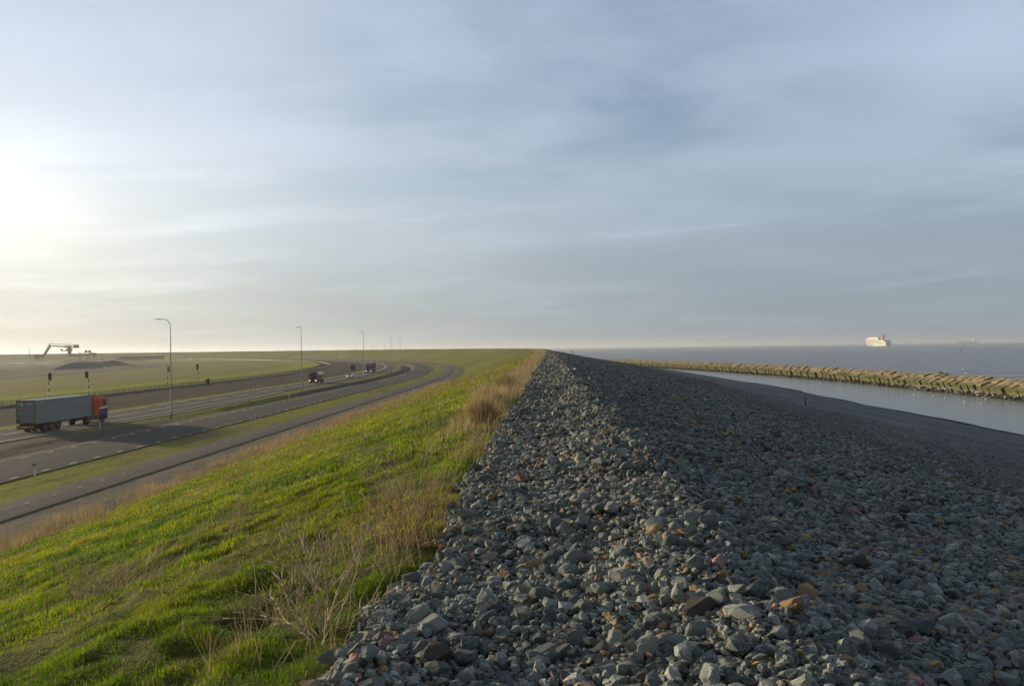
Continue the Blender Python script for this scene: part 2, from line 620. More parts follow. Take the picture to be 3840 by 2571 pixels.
def mat_asphalt(name, col, tint, streak):
    m, t, b = material(name)
    al, ac = t.attr('along'), t.attr('across')
    cv = t.node('ShaderNodeCombineXYZ')
    t.put(cv.inputs[0], al); t.put(cv.inputs[1], ac)
    st = t.noise(t.mapping(cv.outputs[0], scale=(0.02, 1.1, 1)), scale=1.0, detail=4, rough=0.6)
    fine = t.noise(t.pos(), scale=9.0, detail=5, rough=0.7)
    blot = t.noise(t.mapping(cv.outputs[0], scale=(0.08, 0.4, 1)), scale=1.0, detail=4, rough=0.6)
    c1 = t.mix(t.sstep(st, 0.35, 0.66), col, tint)
    c1 = t.mix(t.math('MULTIPLY', t.sstep(blot, 0.52, 0.75), streak), c1, (0.15, 0.125, 0.10))
    k = t.sstep(fine, 0.25, 0.75, 0.82, 1.18)
    t.put(b.inputs['Base Color'], t.vmath('SCALE', c1, k))
    b.inputs['Roughness'].default_value = 0.9
    b.inputs['Specular IOR Level'].default_value = 0.12
    t.put(b.inputs['Normal'], t.bump(fine, 0.25, 0.02))
    return m


M['road'] = mat_asphalt('road_asphalt', (0.072, 0.069, 0.063), (0.095, 0.084, 0.070), 0.5)
M['road_brown'] = mat_asphalt('muddy_asphalt', (0.128, 0.110, 0.089), (0.165, 0.143, 0.115), 0.6)
M['line'] = simple('road_paint', (0.82, 0.82, 0.78), 0.6, 0, 0.12, 0.8)


def mat_ground():
    m, t, b = material('land_surface')
    al, ac = t.attr('along'), t.attr('across')
    P = t.pos()
    cv = t.node('ShaderNodeCombineXYZ')
    t.put(cv.inputs[0], al); t.put(cv.inputs[1], ac)
    wob = t.noise(t.mapping(cv.outputs[0], scale=(0.12, 0.35, 1)), scale=1.0, detail=5, rough=0.65)
    amp = t.sstep(ac, -120.0, -60.0, 5.0, 1.3)
    n2 = t.math('ADD', ac, t.math('MULTIPLY', t.math('SUBTRACT', wob, 0.5), amp))
    f = t.math('DIVIDE', t.math('ADD', n2, 300.0), 272.0)
    def p(n): return (n + 300.0) / 272.0
    sand = (0.215, 0.180, 0.125); sandg = (0.165, 0.145, 0.115)
    olive = (0.225, 0.225, 0.024); olive2 = (0.215, 0.200, 0.030); field = (0.255, 0.215, 0.068)
    bright = (0.29, 0.30, 0.018); soil = (0.056, 0.042, 0.030); ball = (0.062, 0.056, 0.050)
    ditch = (0.095, 0.083, 0.068)
    stops = [(0.0, (0.21, 0.18, 0.135)), (p(-217), (0.21, 0.18, 0.135)), (p(-211), (0.115, 0.10, 0.070)), (p(-207), field), (p(-150), field),
             (p(-132), olive2), (p(-116), bright), (p(-108.5), bright), (p(-104.6), olive), (p(-103.4), ball), (p(-96.5), ball), (p(-95), soil), (p(-75.2), soil),
             (p(-74.2), bright), (p(-71.5), bright), (p(-62.5), olive2), (p(-58.6), olive), (p(-57.2), sandg), (p(-56.2), ditch), (p(-53.2), ditch),
             (p(-52.4), sand), (p(-50.9), sand), (p(-50.5), olive), (p(-36.9), olive), (p(-36.2), sandg), (p(-33.6), sandg), (p(-32.0), sand), (p(-29.2), sandg), (1.0, (0.15, 0.12, 0.06))]
    base = t.ramp(f, stops)
    dirt = t.noise(t.mapping(cv.outputs[0], scale=(0.11, 0.55, 1), loc=(3, 9, 0)), scale=1.0, detail=6, rough=0.7)
    # patches
    pt = t.noise(t.mapping(cv.outputs[0], scale=(0.035, 0.16, 1)), scale=1.0, detail=6, rough=0.62)
    pt2 = t.noise(t.mapping(cv.outputs[0], scale=(0.25, 0.8, 1), loc=(7, 3, 0)), scale=1.0, detail=5, rough=0.7)
    verge = t.math('MULTIPLY', t.sstep(ac, -43.5, -42.8, 0, 1), t.sstep(ac, -36.8, -36.2, 1, 0))
    base = t.mix(t.math('MULTIPLY', verge, t.sstep(pt, 0.52, 0.66, 0, 0.8)), base, (0.145, 0.115, 0.070))
    base = t.mix(t.math('MULTIPLY', verge, t.sstep(dirt, 0.50, 0.66, 0, 0.55)), base, (0.10, 0.115, 0.014))
    rv = t.math('MULTIPLY', t.sstep(ac, -63.5, -62.5, 0, 1), t.sstep(ac, -56.0, -51.6, 1, 0.0))
    rv2 = t.math('MULTIPLY', t.sstep(ac, -59.5, -57.5, 0, 1), t.sstep(ac, -52.5, -51.2, 1, 0.0))
    nearsand = t.sstep(al, 84.0, 120.0, 1.0, 0.0)
    base = t.mix(t.math('MULTIPLY', rv, t.math('MULTIPLY', nearsand, t.sstep(pt2, 0.30, 0.5, 0.3, 0.95))), base, (0.15, 0.125, 0.095))
    base = t.mix(t.math('MULTIPLY', rv2, t.math('MULTIPLY', nearsand, t.sstep(dirt, 0.48, 0.58, 0, 0.9))), base, (0.085, 0.070, 0.055))
    base = t.mix(t.math('MULTIPLY', rv, t.math('MULTIPLY', nearsand, t.sstep(dirt, 0.40, 0.34, 0, 0.8))), base, (0.26, 0.21, 0.125))
    grassy = t.math('MULTIPLY', t.sstep(al, 108.0, 122.0, 0, 1), t.sstep(al, 168.0, 182.0, 1, 0))
    base = t.mix(t.math('MULTIPLY', rv, t.math('MULTIPLY', grassy, t.sstep(pt2, 0.38, 0.5, 0.55, 1.0))), base, (0.17, 0.18, 0.022))
    greyd = t.sstep(al, 175.0, 190.0, 0, 1)
    base = t.mix(t.math('MULTIPLY', rv2, t.math('MULTIPLY', greyd, 0.75)), base, (0.105, 0.10, 0.092))
    # soil ruts along the track
    soilm = t.math('MULTIPLY', t.sstep(ac, -97, -95, 0, 1), t.sstep(ac, -76.5, -75, 1, 0))
    rut = t.noise(t.mapping(cv.outputs[0], scale=(0.006, 1.6, 1)), scale=1.0, detail=4, rough=0.7)
    base = t.mix(t.math('MULTIPLY', soilm, t.sstep(rut, 0.42, 0.66, 0, 0.75)), base, (0.112, 0.092, 0.064))
    # field bands
    fld = t.sstep(ac, -207, -125, 1, 0)
    bnd = t.noise(t.mapping(cv.outputs[0], scale=(0.004, 0.10, 1)), scale=1.0, detail=4, rough=0.6)
    base = t.mix(t.math('MULTIPLY', t.math('MULTIPLY', fld, t.sstep(ac, -209, -206, 0, 1)), t.sstep(bnd, 0.4, 0.65, 0, 0.6)), base, (0.19, 0.175, 0.040))
    sitem = t.sstep(ac, -219, -213, 1, 0)
    sb = t.noise(t.mapping(cv.outputs[0], scale=(0.006, 0.06, 1)), scale=1.0, detail=6, rough=0.6)
    base = t.mix(t.math('MULTIPLY', sitem, t.sstep(sb, 0.42, 0.62)), base, (0.105, 0.092, 0.075))
    farm = t.math('MULTIPLY', t.sstep(ac, -209, -205, 1, 0), t.sstep(al, 760, 900, 0, 1))
    base = t.mix(farm, base, (0.235, 0.20, 0.075))
    fine = t.noise(P, scale=2.6, detail=6, rough=0.72)
    k = t.sstep(fine, 0.25, 0.75, 0.70, 1.30)
    k2 = t.sstep(pt2, 0.3, 0.7, 0.84, 1.14)
    t.put(b.inputs['Base Color'], t.vmath('SCALE', t.vmath('SCALE', base, k), k2))
    b.inputs['Roughness'].default_value = 0.95
    b.inputs['Specular IOR Level'].default_value = 0.1
    h = t.math('ADD', fine, t.math('MULTIPLY', pt2, 1.5))
    t.put(b.inputs['Normal'], t.bump(h, 0.8, 0.18))
    return m


def mat_grass_slope():
    m, t, b = material('grassy_slope')
    P = t.pos()
    al, ac = t.attr('along'), t.attr('across')
    n1 = t.noise(P, scale=0.35, detail=5, rough=0.6)
    n2 = t.noise(P, scale=2.2, detail=6, rough=0.7)
    n3 = t.noise(t.mapping(P, scale=(1, 1, 1), loc=(4, 9, 2)), scale=11.0, detail=5, rough=0.75)
    n4 = t.noise(t.mapping(P, loc=(40, 19, 2)), scale=0.09, detail=4, rough=0.6)
    c1 = t.mix(t.sstep(n1, 0.35, 0.65), (0.090, 0.110, 0.008), (0.175, 0.185, 0.012))
    c1 = t.mix(t.sstep(n2, 0.52, 0.72, 0, 0.7), c1, (0.150, 0.125, 0.035))
    # withered patches get commoner with distance and near the crest edge
    far = t.sstep(al, 25.0, 120.0, 0.0, 0.75)
    c1 = t.mix(t.math('MULTIPLY', far, t.sstep(n4, 0.40, 0.62)), c1, (0.17, 0.135, 0.04))
    c1 = t.mix(t.sstep(al, 150.0, 350.0, 0.0, 0.55), c1, (0.175, 0.168, 0.022))
    n5 = t.noise(t.mapping(P, loc=(14, 3, 8)), scale=0.035, detail=7, rough=0.72)
    c1 = t.vmath('SCALE', c1, t.sstep(n5, 0.32, 0.68, 0.72, 1.25))
    toe = t.math('MULTIPLY', t.sstep(ac, -26.5, -24.0, 1.0, 0.0), t.sstep(al, 150, 220, 1, 0))
    c1 = t.mix(t.math('MULTIPLY', toe, t.sstep(n2, 0.35, 0.6, 0.1, 0.9)), c1, (0.20, 0.15, 0.065))
    dark = t.sstep(n3, 0.30, 0.55, 0.40, 1.15)
    dark = t.math('MULTIPLY', dark, t.sstep(al, 8.0, 40.0, 0.75, 1.0))  # near ground painted darker, standing in for shade between the blades
    t.put(b.inputs['Base Color'], t.vmath('SCALE', c1, dark))
    b.inputs['Roughness'].default_value = 0.9
    b.inputs['Specular IOR Level'].default_value = 0.15
    h = t.math('ADD', t.math('MULTIPLY', n2, 1.0), t.math('MULTIPLY', n3, 0.35))
    t.put(b.inputs['Normal'], t.bump(h, 0.9, 0.35))
    return m


def stone_color(t, rnd, fac_speck=None):
    """colour of a single pebble out of a random number"""
    return t.ramp(rnd, [(0.0, (0.078, 0.084, 0.080)), (0.16, (0.132, 0.140, 0.132)), (0.34, (0.108, 0.116, 0.108)), (0.48, (0.172, 0.176, 0.164)),
                        (0.62, (0.140, 0.142, 0.124)), (0.72, (0.198, 0.196, 0.182)), (0.76, (0.085, 0.088, 0.084)), (0.83, (0.155, 0.130, 0.105)),
                        (0.872, (0.190, 0.125, 0.070)), (0.90, (0.195, 0.115, 0.092)), (0.925, (0.235, 0.195, 0.150)), (0.952, (0.215, 0.135, 0.060)),
                        (0.980, (0.060, 0.050, 0.044)), (1.0, (0.33, 0.31, 0.28))], 'CONSTANT')


def mat_stone(name, use_attr=True):
    m, t, b = material(name)
    if use_attr:
        rnd = t.attr('pick')
        co = t.pos()
    else:
        oi = t.node('ShaderNodeObjectInfo')
        rnd = t.attr('pick_tone')
        rnd = oi.outputs['Alpha']
        co = t.objco()
    c1 = stone_color(t, rnd)
    sp = t.noise(co, scale=120.0 if use_attr else 120.0, detail=3, rough=0.75)
    ve = t.noise(co, scale=18.0, detail=5, rough=0.65)
    speck_on = t.math('GREATER_THAN', t.math('FRACT', t.math('MULTIPLY', rnd, 37.7)), 0.55)
    k = t.sstep(sp, 0.38, 0.66, 0.62, 1.95)
    k = t.math('ADD', 1.0, t.math('MULTIPLY', t.math('SUBTRACT', k, 1.0), t.math('ADD', t.math('MULTIPLY', speck_on, 0.75), 0.18)))
    k2 = t.sstep(ve, 0.25, 0.75, 1.02, 2.0)
    t.put(b.inputs['Base Color'], t.vmath('MULTIPLY', t.vmath('SCALE', t.vmath('SCALE', c1, k), k2), (1.05, 1.09, 1.07)))
    b.inputs['Roughness'].default_value = 0.78
    b.inputs['Specular IOR Level'].default_value = 0.30
    h = t.math('ADD', t.math('MULTIPLY', sp, 0.35), ve)
    t.put(b.inputs['Normal'], t.bump(h, 0.5, 0.012))
    return m


def mat_beach():
    m, t, b = material('shingle_bank')
    P = t.pos()
    al, ac = t.attr('along'), t.attr('across')
    sepz = t.node('ShaderNodeSeparateXYZ'); t.put(sepz.inputs[0], P)
    pz = sepz.outputs[2]
    lim = t.sstep(al, 10.0, 160.0, 13.0, 27.0)
    coarse = t.sstep(t.math('SUBTRACT', ac, lim), -0.5, 2.0, 1.0, 0.0)
    cellc = t.voronoi(P, scale=8.0, out='Color')
    cd = t.voronoi(P, scale=8.0, out='Distance')
    sc_ = t.node('ShaderNodeSeparateColor'); t.put(sc_.inputs[0], cellc)
    cellf = t.voronoi(P, scale=26.0, out='Color')
    fd = t.voronoi(P, scale=26.0, out='Distance')
    sf_ = t.node('ShaderNodeSeparateColor'); t.put(sf_.inputs[0], cellf)
    cc = t.vmath('SCALE', stone_color(t, sc_.outputs[0]), 0.85)
    cf = t.vmath('SCALE', stone_color(t, sf_.outputs[0]), 1.25)
    cf = t.mix(0.5, cf, (0.16, 0.178, 0.178))
    base = t.mix(coarse, cf, cc)
    big = t.noise(t.mapping(P, scale=(1, 0.25, 1)), scale=0.22, detail=6, rough=0.65)
    k = t.sstep(big, 0.30, 0.70, 0.62, 1.25)
    base = t.vmath('SCALE', base, k)
    # wet, weedy tide line
    tn = t.noise(P, scale=0.35, detail=6, rough=0.7)
    zz = t.math('ADD', pz, t.math('MULTIPLY', t.math('SUBTRACT', tn, 0.5), 0.9))
    wet = t.sstep(zz, 0.75, 1.05, 1.0, 0.0)
    base = t.mix(wet, base, (0.012, 0.016, 0.007))
    damp = t.sstep(zz, 0.8, 2.6, 0.85, 1.0)
    base = t.vmath('SCALE', base, damp)
    t.put(b.inputs['Base Color'], base)
    b.inputs['Roughness'].default_value = 0.85
    b.inputs['Specular IOR Level'].default_value = 0.2
    h = t.mix(coarse, t.math('MULTIPLY', fd, -0.35), t.math('MULTIPLY', cd, -1.0))
    t.put(b.inputs['Normal'], t.bump(h, 0.9, 0.09))
    return m


def mat_water(name, col, rough, scale_m, strength, aniso, big=0.0):
    m, t, b = material(name)
    P = t.pos()
    w1 = t.noise(t.mapping(P, rot=(0, 0, R_(20)), scale=(1.0, aniso, 1.0)), scale=scale_m, detail=7, rough=0.62, dist=0.3)
    w2 = t.noise(t.mapping(P, rot=(0, 0, R_(-14)), scale=(1.0, aniso * 0.8, 1.0), loc=(31, 7, 0)), scale=scale_m * 0.16, detail=5, rough=0.6)
    w3 = t.noise(t.mapping(P, rot=(0, 0, R_(12)), scale=(0.5, aniso, 1.0), loc=(3, 77, 0)), scale=scale_m * 0.05, detail=5, rough=0.65)
    h = t.math('ADD', t.math('ADD', w1, t.math('MULTIPLY', w2, 3.2)), t.math('MULTIPLY', w3, big))
    t.put(b.inputs['Base Color'], col)
    b.inputs['Roughness'].default_value = rough
    b.inputs['IOR'].default_value = 1.33
    t.put(b.inputs['Normal'], t.bump(h, strength, 0.5))
    return m


M['ground'] = mat_ground()
M['slope'] = mat_grass_slope()
M['beach'] = mat_beach()
M['stone'] = mat_stone('pebble')
M['stone_obj'] = mat_stone('single_stone', False)
M['sea'] = mat_water('sea_water', (0.205, 0.208, 0.195), 0.24, 0.45, 0.8, 2.2, 26.0)
M['lagoon'] = mat_water('calm_water', (0.24, 0.255, 0.25), 0.16, 2.6, 0.09, 1.8)

# ------------------------------------------------------------------ the land
s_far = steps((-60, 0, 6), (0, 60, 2.0), (60, 420, 4.0), (420, 900, 10.0), (900, 3000, 25.0))
n_ground = np.unique(np.round(np.concatenate([
    np.arange(-300, -214, 6.0), np.arange(-214, -110, 4.0), np.arange(-110, -94, 0.8), np.arange(-94, -74, 1.25), np.arange(-74, -61, 1.6),
    np.arange(-61, -50, 0.6), np.arange(-50, -27.9, 1.4), [-28.0]]), 3))
ground = sn_sheet('ground', s_far, n_ground, land_z, M['ground'])

# flat land beyond, inside the sweep of the dike
gx, gy = np.meshgrid(np.arange(-3200, -180, 40.0), np.arange(-400, 3400, 40.0), indexing='ij')
gs, gn = to_sn(gx, gy)
gz = 2.45 + rise(gy) + (fbm(gx * .004, gy * .004, 81, 3) - .5) * 0.5
Vg = np.stack([gx, gy, gz], -1).reshape(-1, 3)
Fg = grid_faces(*gx.shape)
fc = (gn.reshape(-1)[Fg]).max(1)
keep = fc < -262
Fg = Fg[keep]
far_ground = mesh_np('field', Vg, Fg, M['ground'], smooth=True, attrs={'along': ('FLOAT', np.where((gx < -330) & (gy < 980), 400.0, 2000.0)), 'across': ('FLOAT', np.full_like(gn, -290.0))})
far_ground['kind'] = 'structure'

s_slope = steps((-12, 3, 0.5), (3, 16, 0.16), (16, 40, 0.5), (40, 120, 1.5), (120, 420, 5.0), (420, 3000, 20.0))


def warp_slope(S, N):
    e = edge_n(S)
    return np.where(N > -1.6, -1.6 + (N + 1.6) / 1.0 * (e + 0.12 + 1.6), N)


n_slope = np.concatenate([np.arange(-28.6, -12, 0.8), np.arange(-12, -6, 0.3), np.arange(-6, -1.6, 0.16), np.linspace(-1.6, -0.6, 7)])
slope = sn_sheet('grass_slope', s_slope, n_slope, lambda s, n: land_z(s, n) + 0.012, M['slope'], warp=warp_slope)

s_beach = steps((-40, 2, 2.0), (2, 20, 0.2), (20, 50, 0.6), (50, 140, 2.0), (140, 800, 5.0), (800, 3000, 25.0))
n_beach = np.concatenate([np.arange(-2.0, 4, 0.2), np.arange(4, 14, 0.5), np.arange(14, 60, 2.0), np.arange(60, 116, 2.5), [118.0]])
def warp_beach(S, N):
    e = edge_n(S) - 0.45
    return np.where(N < 0, N / 2.0 * -e, N)


beach = sn_sheet('beach', s_beach, n_beach, beach_z, M['beach'], warp=warp_beach)

# ------------------------------------------------------------------ water
DAM_S = np.array([60, 177, 283, 400, 500, 560, 620, 700])
DAM_N = np.array([104.5, 104, 102.5, 98, 95, 94, 93.5, 93])


def dam_n(s): return np.interp(s, DAM_S, DAM_N)


def flat(zv): return lambda s, n: np.full_like(s, zv)


lag = sn_sheet('lagoon', steps((-200, 700, 10)), np.linspace(0, 1, 14), flat(0.0), M['lagoon'],
               warp=lambda S, N: 40 + N * (dam_n(S) + 3.2 - 40))
sv = steps((-400, 900, 10), (900, 3000, 30))
sea_n = np.array([0, 20, 60, 150, 400, 1000, 2500, 6000, 14000.0])
# open sea: a fan that starts behind the breakwater
ang = np.concatenate([np.linspace(-40, 100, 90)])
rr = np.array([1.0, 1.15, 1.4, 2, 3.5, 7, 14, 30, 70])
sx = []; svv = steps((-500, 700, 10))
S, K = np.meshgrid(svv, np.arange(len(sea_n)), indexing='ij')
bx_, by_ = plan(S, dam_n(S) + 3.2)
fanang = np.interp(S, [-500, 700], [R_(140), R_(-14)])       # direction from +Y, clockwise
X = bx_ + np.sin(fanang) * sea_n[K]; Y = by_ + np.cos(fanang) * sea_n[K]
V = np.stack([X, Y, np.zeros_like(X)], -1).reshape(-1, 3)
F = grid_faces(len(svv), len(sea_n))
sea = mesh_np('sea', V, F, M['sea'], smooth=True)
if sea.data.polygons[0].normal.z < 0: sea.data.flip_normals()
sea['kind'] = 'structure'

# ------------------------------------------------------------------ roads and their markings
def road_z(s, n):
    x, y = plan(s, n)
    return 2.7 + rise(y)


def road(name, left, right, mat, svals, top=0.07):
    """a slab of asphalt with a small raised edge"""
    t_ = np.array([0, 0, .12, .25, .5, .75, .88, 1, 1.0])
    zz = np.array([-.12, top, top + .015, top + .03, top + .05, top + .03, top + .015, top, -.12])
    S, T = np.meshgrid(svals, t_, indexing='ij')
    L = np.broadcast_to(left(svals)[:, None], S.shape); Rr = np.broadcast_to(right(svals)[:, None], S.shape)
    wob = (fbm(S * .45, S * 0 + 2, 91, 3) - .5) * .12
    N = L + (Rr - L) * T + np.where((T == 0) | (T == 1), wob, 0)
    X, Y = plan(S, N)
    Z = 2.7 + rise(Y) + np.broadcast_to(zz[None, :], S.shape)
    o = mesh_np(name, np.stack([X, Y, Z], -1).reshape(-1, 3), grid_faces(*S.shape), mat, smooth=False,
                attrs={'along': ('FLOAT', S), 'across': ('FLOAT', N)})
    if o.data.polygons[2].normal.z < 0: o.data.flip_normals()
    o['kind'] = 'structure'
    return o, (left, right, top)


def marks(rd, items, name='road_marking'):
    """items: (s0, s1, n or function, width)"""
    o, (lf, rt, top) = rd
    V = []; F = []
    for s0, s1, n, w in items:
        k = max(2, int((s1 - s0) / 5) + 1)
        ss = np.linspace(s0, s1, k)
        nn_ = n(ss) if callable(n) else np.full(k, n)
        t_ = np.clip((nn_ - lf(ss)) / (rt(ss) - lf(ss)), 0, 1)
        cr = np.interp(t_, [0, .12, .25, .5, .75, .88, 1], [top, top + .015, top + .03, top + .05, top + .03, top + .015, top])
        x0, y0 = plan(ss, nn_ - w / 2); x1, y1 = plan(ss, nn_ + w / 2)
        b = len(V)
        for i in range(k):
            z = 2.7 + rise(y0[i]) + cr[i] + 0.006
            V.append((x0[i], y0[i], z)); V.append((x1[i], y1[i], z + 0.001))
        for i in range(k - 1):
            F.append((b + 2 * i, b + 2 * i + 1, b + 2 * i + 3, b + 2 * i + 2))
    m = mesh_np(name, np.array(V), np.array(F), M['line'], parent=o)
    if m.data.polygons[0].normal.z < 0: m.data.flip_normals()
    m['kind'] = 'structure'
    return m


def const(v): return lambda s: np.full_like(np.asarray(s, float), v)


s_road = steps((-40, 420, 2.5), (420, 900, 6.0), (900, 2400, 16.0))
r_service = road('service_road', const(-36.8), const(-33.1), M['road_brown'], s_road)
marks(r_service, [(s, s + .36, -35.05, .09) for s in np.arange(30, 330, 3.0)])
r_one = road('road', const(-51.0), const(-42.65), M['road'], s_road, 0.08)
marks(r_one, [(s, s + 1.05, -43.25, .16) for s in np.arange(30, 520, 3.9)] + [(s, s + 1.05, -50.45, .16) for s in np.arange(30, 520, 3.9)])


def bay(s): return np.interp(s, [82, 92, 118, 128, 150, 182], [0, .55, 2.6, 2.7, 2.3, 0])


r_two = road('highway', const(-72.0), lambda s: -61.75 + bay(np.asarray(s, float)), M['road'], s_road, 0.08)
it = [(-40, 182, lambda s: -62.1 + bay(s), .20), (-40, 182, -62.5, .17)]
it += [(s, s + 1.3, -62.2, .16) for s in np.arange(186, 560, 3.9)]
it += [(s, s + 3.6, -71.0, .16) for s in np.arange(20, 560, 8.0)]
it += [(s, s + 9.0, -67.05, .15) for s in np.arange(20, 210, 12.0)] + [(s + 1.0, s + 10.0, -66.45, .15) for s in np.arange(20, 210, 12.0)]
it += [(212, 900, -67.0, .2), (212, 900, -66.3, .2)]
marks(r_two, it)

# rails on their ballast
for k, nn_ in enumerate((-101.0, -99.45)):
    ss = steps((-20, 900, 6.0), (900, 2000, 20.0))
    V = []; F = []
    for i, s_ in enumerate(ss):
        for dn, dz_ in ((-.05, .0), (-.05, .17), (.05, .17), (.05, .0)):
            x, y = plan(s_, nn_ + dn)
            V.append((float(x), float(y), 2.7 + float(rise(y)) + .20 + dz_))
    for i in range(len(ss) - 1):
        for q in range(4):
            q2 = (q + 1) % 4
            F.append((i * 4 + q, i * 4 + q2, i * 4 + 4 + q2, i * 4 + 4 + q))
    o = mesh_np('rail', np.array(V), np.array(F), M['rail'])
    tag(o, 'rusty steel rail of the railway track, %s one' % ('the fence side' if k == 0 else 'the road side'), 'rail', 'rails of the track')

# ------------------------------------------------------------------ breakwater of concrete blocks
def mat_block():
    m, t, b = material('weathered_concrete')
    P = t.pos()
    oi = t.node('ShaderNodeObjectInfo')
    n1 = t.noise(P, scale=0.9, detail=6, rough=0.65)
    n2 = t.noise(P, scale=0.18, detail=3, rough=0.5)
    sep_ = t.node('ShaderNodeSeparateXYZ'); t.put(sep_.inputs[0], P)
    z = t.math('ADD', sep_.outputs[2], t.math('MULTIPLY', t.math('SUBTRACT', n1, 0.5), 1.1))
    z = t.math('ADD', z, t.math('MULTIPLY', t.math('SUBTRACT', n2, 0.5), 0.9))
    c1 = t.mix(t.sstep(n1, 0.3, 0.7), (0.22, 0.165, 0.090), (0.36, 0.275, 0.155))
    c1 = t.vmath('SCALE', c1, t.math('ADD', 0.78, t.math('MULTIPLY', oi.outputs['Random'], 0.42)))
    c1 = t.mix(t.sstep(z, 2.0, 3.1, 0.95, 0.0), c1, (0.075, 0.098, 0.012))
    c1 = t.mix(t.sstep(z, 1.15, 1.75, 0.85, 0.0), c1, (0.17, 0.135, 0.075))
    c1 = t.mix(t.sstep(z, 0.2, 0.9, 0.9, 0.0), c1, (0.028, 0.033, 0.014))
    t.put(b.inputs['Base Color'], c1)
    b.inputs['Roughness'].default_value = 0.9
    t.put(b.inputs['Normal'], t.bump(n1, 0.5, 0.12))
    return m


def mat_weedrock():
    m, t, b = material('weedy_rock')
    n1 = t.noise(t.pos(), scale=1.3, detail=6, rough=0.7)
    t.put(b.inputs['Base Color'], t.ramp(n1, [(0.3, (0.030, 0.038, 0.012)), (0.5, (0.055, 0.062, 0.018)), (0.62, (0.12, 0.095, 0.045)), (0.75, (0.20, 0.16, 0.085))]))
    b.inputs['Roughness'].default_value = 0.75
    t.put(b.inputs['Normal'], t.bump(n1, 0.6, 0.15))
    return m


M['block'] = mat_block()
M['weedrock'] = mat_weedrock()
TILT = R_(24)


def block_mesh(k):
    rr_ = random.Random(k)
    mb = MB(); mb.bbox((0, 0, 0), (2.5, 2.5, 2.5), 0.10)
    mb.v = [(x + rr_.uniform(-.03, .03), y + rr_.uniform(-.03, .03), z + rr_.uniform(-.03, .03)) for x, y, z in mb.v]
    o = mb.build('concrete_block', M['block'])
    me = o.data
    bpy.data.objects.remove(o)
    return me


block_meshes = [block_mesh(k) for k in range(5)]
blocks = []
rr_ = random.Random(3)
s_ = 138.0
while s_ < 640:
    n0 = float(dam_n(s_))
    base = Vector((2.35, 0, 1.62))
    drop = np.interp(s_, [0, 500, 640], [0, 0, .2])
    for row in range(2):
        a = TILT + R_(rr_.uniform(-5, 5))
        off = rr_.uniform(-.32, .30) + (2.54 if row else 0)
        if row and rr_.random() < 0.10: off += rr_.uniform(-.2, .25)
        n_ = n0 + base.x + math.cos(TILT) * off - math.sin(TILT) * rr_.uniform(-.2, .2)
        z_ = base.z + math.sin(TILT) * off + rr_.uniform(-.25, .25) - drop
        so = s_ + (rr_.uniform(-.5, .5) if row else rr_.uniform(-.06, .06))
        x, y = plan(so, n_)
        hd = heading(so)
        # local x = outwards (increasing n), local y = along
        rot = Matrix.Rotation(hd - math.pi / 2 + R_(rr_.uniform(-2, 2)), 4, 'Z') @ Matrix.Rotation(-a, 4, 'Y')
        blocks.append((so, Matrix.Translation((float(x), float(y), z_)) @ rot, rr_.randrange(5), row))
    s_ += 2.5 * rr_.uniform(1.05, 1.23)
blocks.sort(key=lambda q: q[0])
in_view = [q for q in blocks]
far_v = []; far_f = []
for i, (so, mw, k, row) in enumerate(in_view):
    if i < 300:
        o = bpy.data.objects.new('concrete_block', block_meshes[k])
        o.matrix_world = mw
        link(o)
        tag(o, 'tilted pale concrete block in the %s of the breakwater' % ('upper, seaward row' if row else 'green-footed lower row'),
            'concrete block', 'concrete blocks of the %s row of the breakwater' % ('upper' if row else 'lower'))
    else:
        b = len(far_v)
        me = block_meshes[k]
        far_v += [tuple(mw @ v.co) for v in me.vertices]
        for p in me.polygons:
            vs = list(p.vertices)
            for j in range(1, len(vs) - 1):
                far_f.append((b + vs[0], b + vs[j], b + vs[j + 1]))
o = mesh_np('concrete_blocks', np.array(far_v), np.array(far_f), M['block'])
tag(o, 'far stretch of the breakwater, its tilted blocks merging into one line', 'concrete block', kind='stuff')
# one odd block sits up on the crest
x, y = plan(222, dam_n(222) + 6.6)
o = bpy.data.objects.new('concrete_block', block_meshes[0]); o.matrix_world = Matrix.Translation((float(x), float(y), 3.55)) @ Matrix.Rotation(0.6, 4, 'Z') @ Matrix.Rotation(0.3, 4, 'X') @ Matrix.Diagonal((1.1, 1.1, .75, 1))
link(o); tag(o, 'dark loose block lying raised on the crest of the breakwater', 'concrete block')


# ------------------------------------------------------------------ stone shapes
import bmesh


def hull_mesh(seed, npts, flatness=1.0, bevel=0.0, sub=0):
    r_ = random.Random(seed)
    bm = bmesh.new()
    for _ in range(npts):
        v = Vector((r_.gauss(0, 1), r_.gauss(0, 1), r_.gauss(0, 1))).normalized()
        v *= r_.uniform(0.82, 1.0)
        bm.verts.new((v.x, v.y * r_.uniform(.85, 1.05), v.z))
    bmesh.ops.convex_hull(bm, input=bm.verts[:])
    loose = [v for v in bm.verts if not v.link_faces]
    bmesh.ops.delete(bm, geom=loose, context='VERTS')
    if bevel > 0:
        bmesh.ops.dissolve_limit(bm, angle_limit=R_(14), verts=bm.verts[:], edges=bm.edges[:])
        bmesh.ops.bevel(bm, geom=bm.edges[:], offset=bevel, segments=sub + 1, profile=0.6, affect='EDGES', clamp_overlap=True)
    bmesh.ops.triangulate(bm, faces=bm.faces[:])
    bmesh.ops.recalc_face_normals(bm, faces=bm.faces)
    bm.verts.ensure_lookup_table()
    V = np.array([v.co[:] for v in bm.verts]); F = np.array([[v.index for v in f.verts] for f in bm.faces])
    bm.free()
    return V, F


HI = [hull_mesh(100 + k, 18 + k % 12, bevel=.05) for k in range(24)]
MID = [hull_mesh(200 + k, 15 + k % 9) for k in range(18)]
LOW = [hull_mesh(300 + k, 9 + k % 3) for k in range(10)]


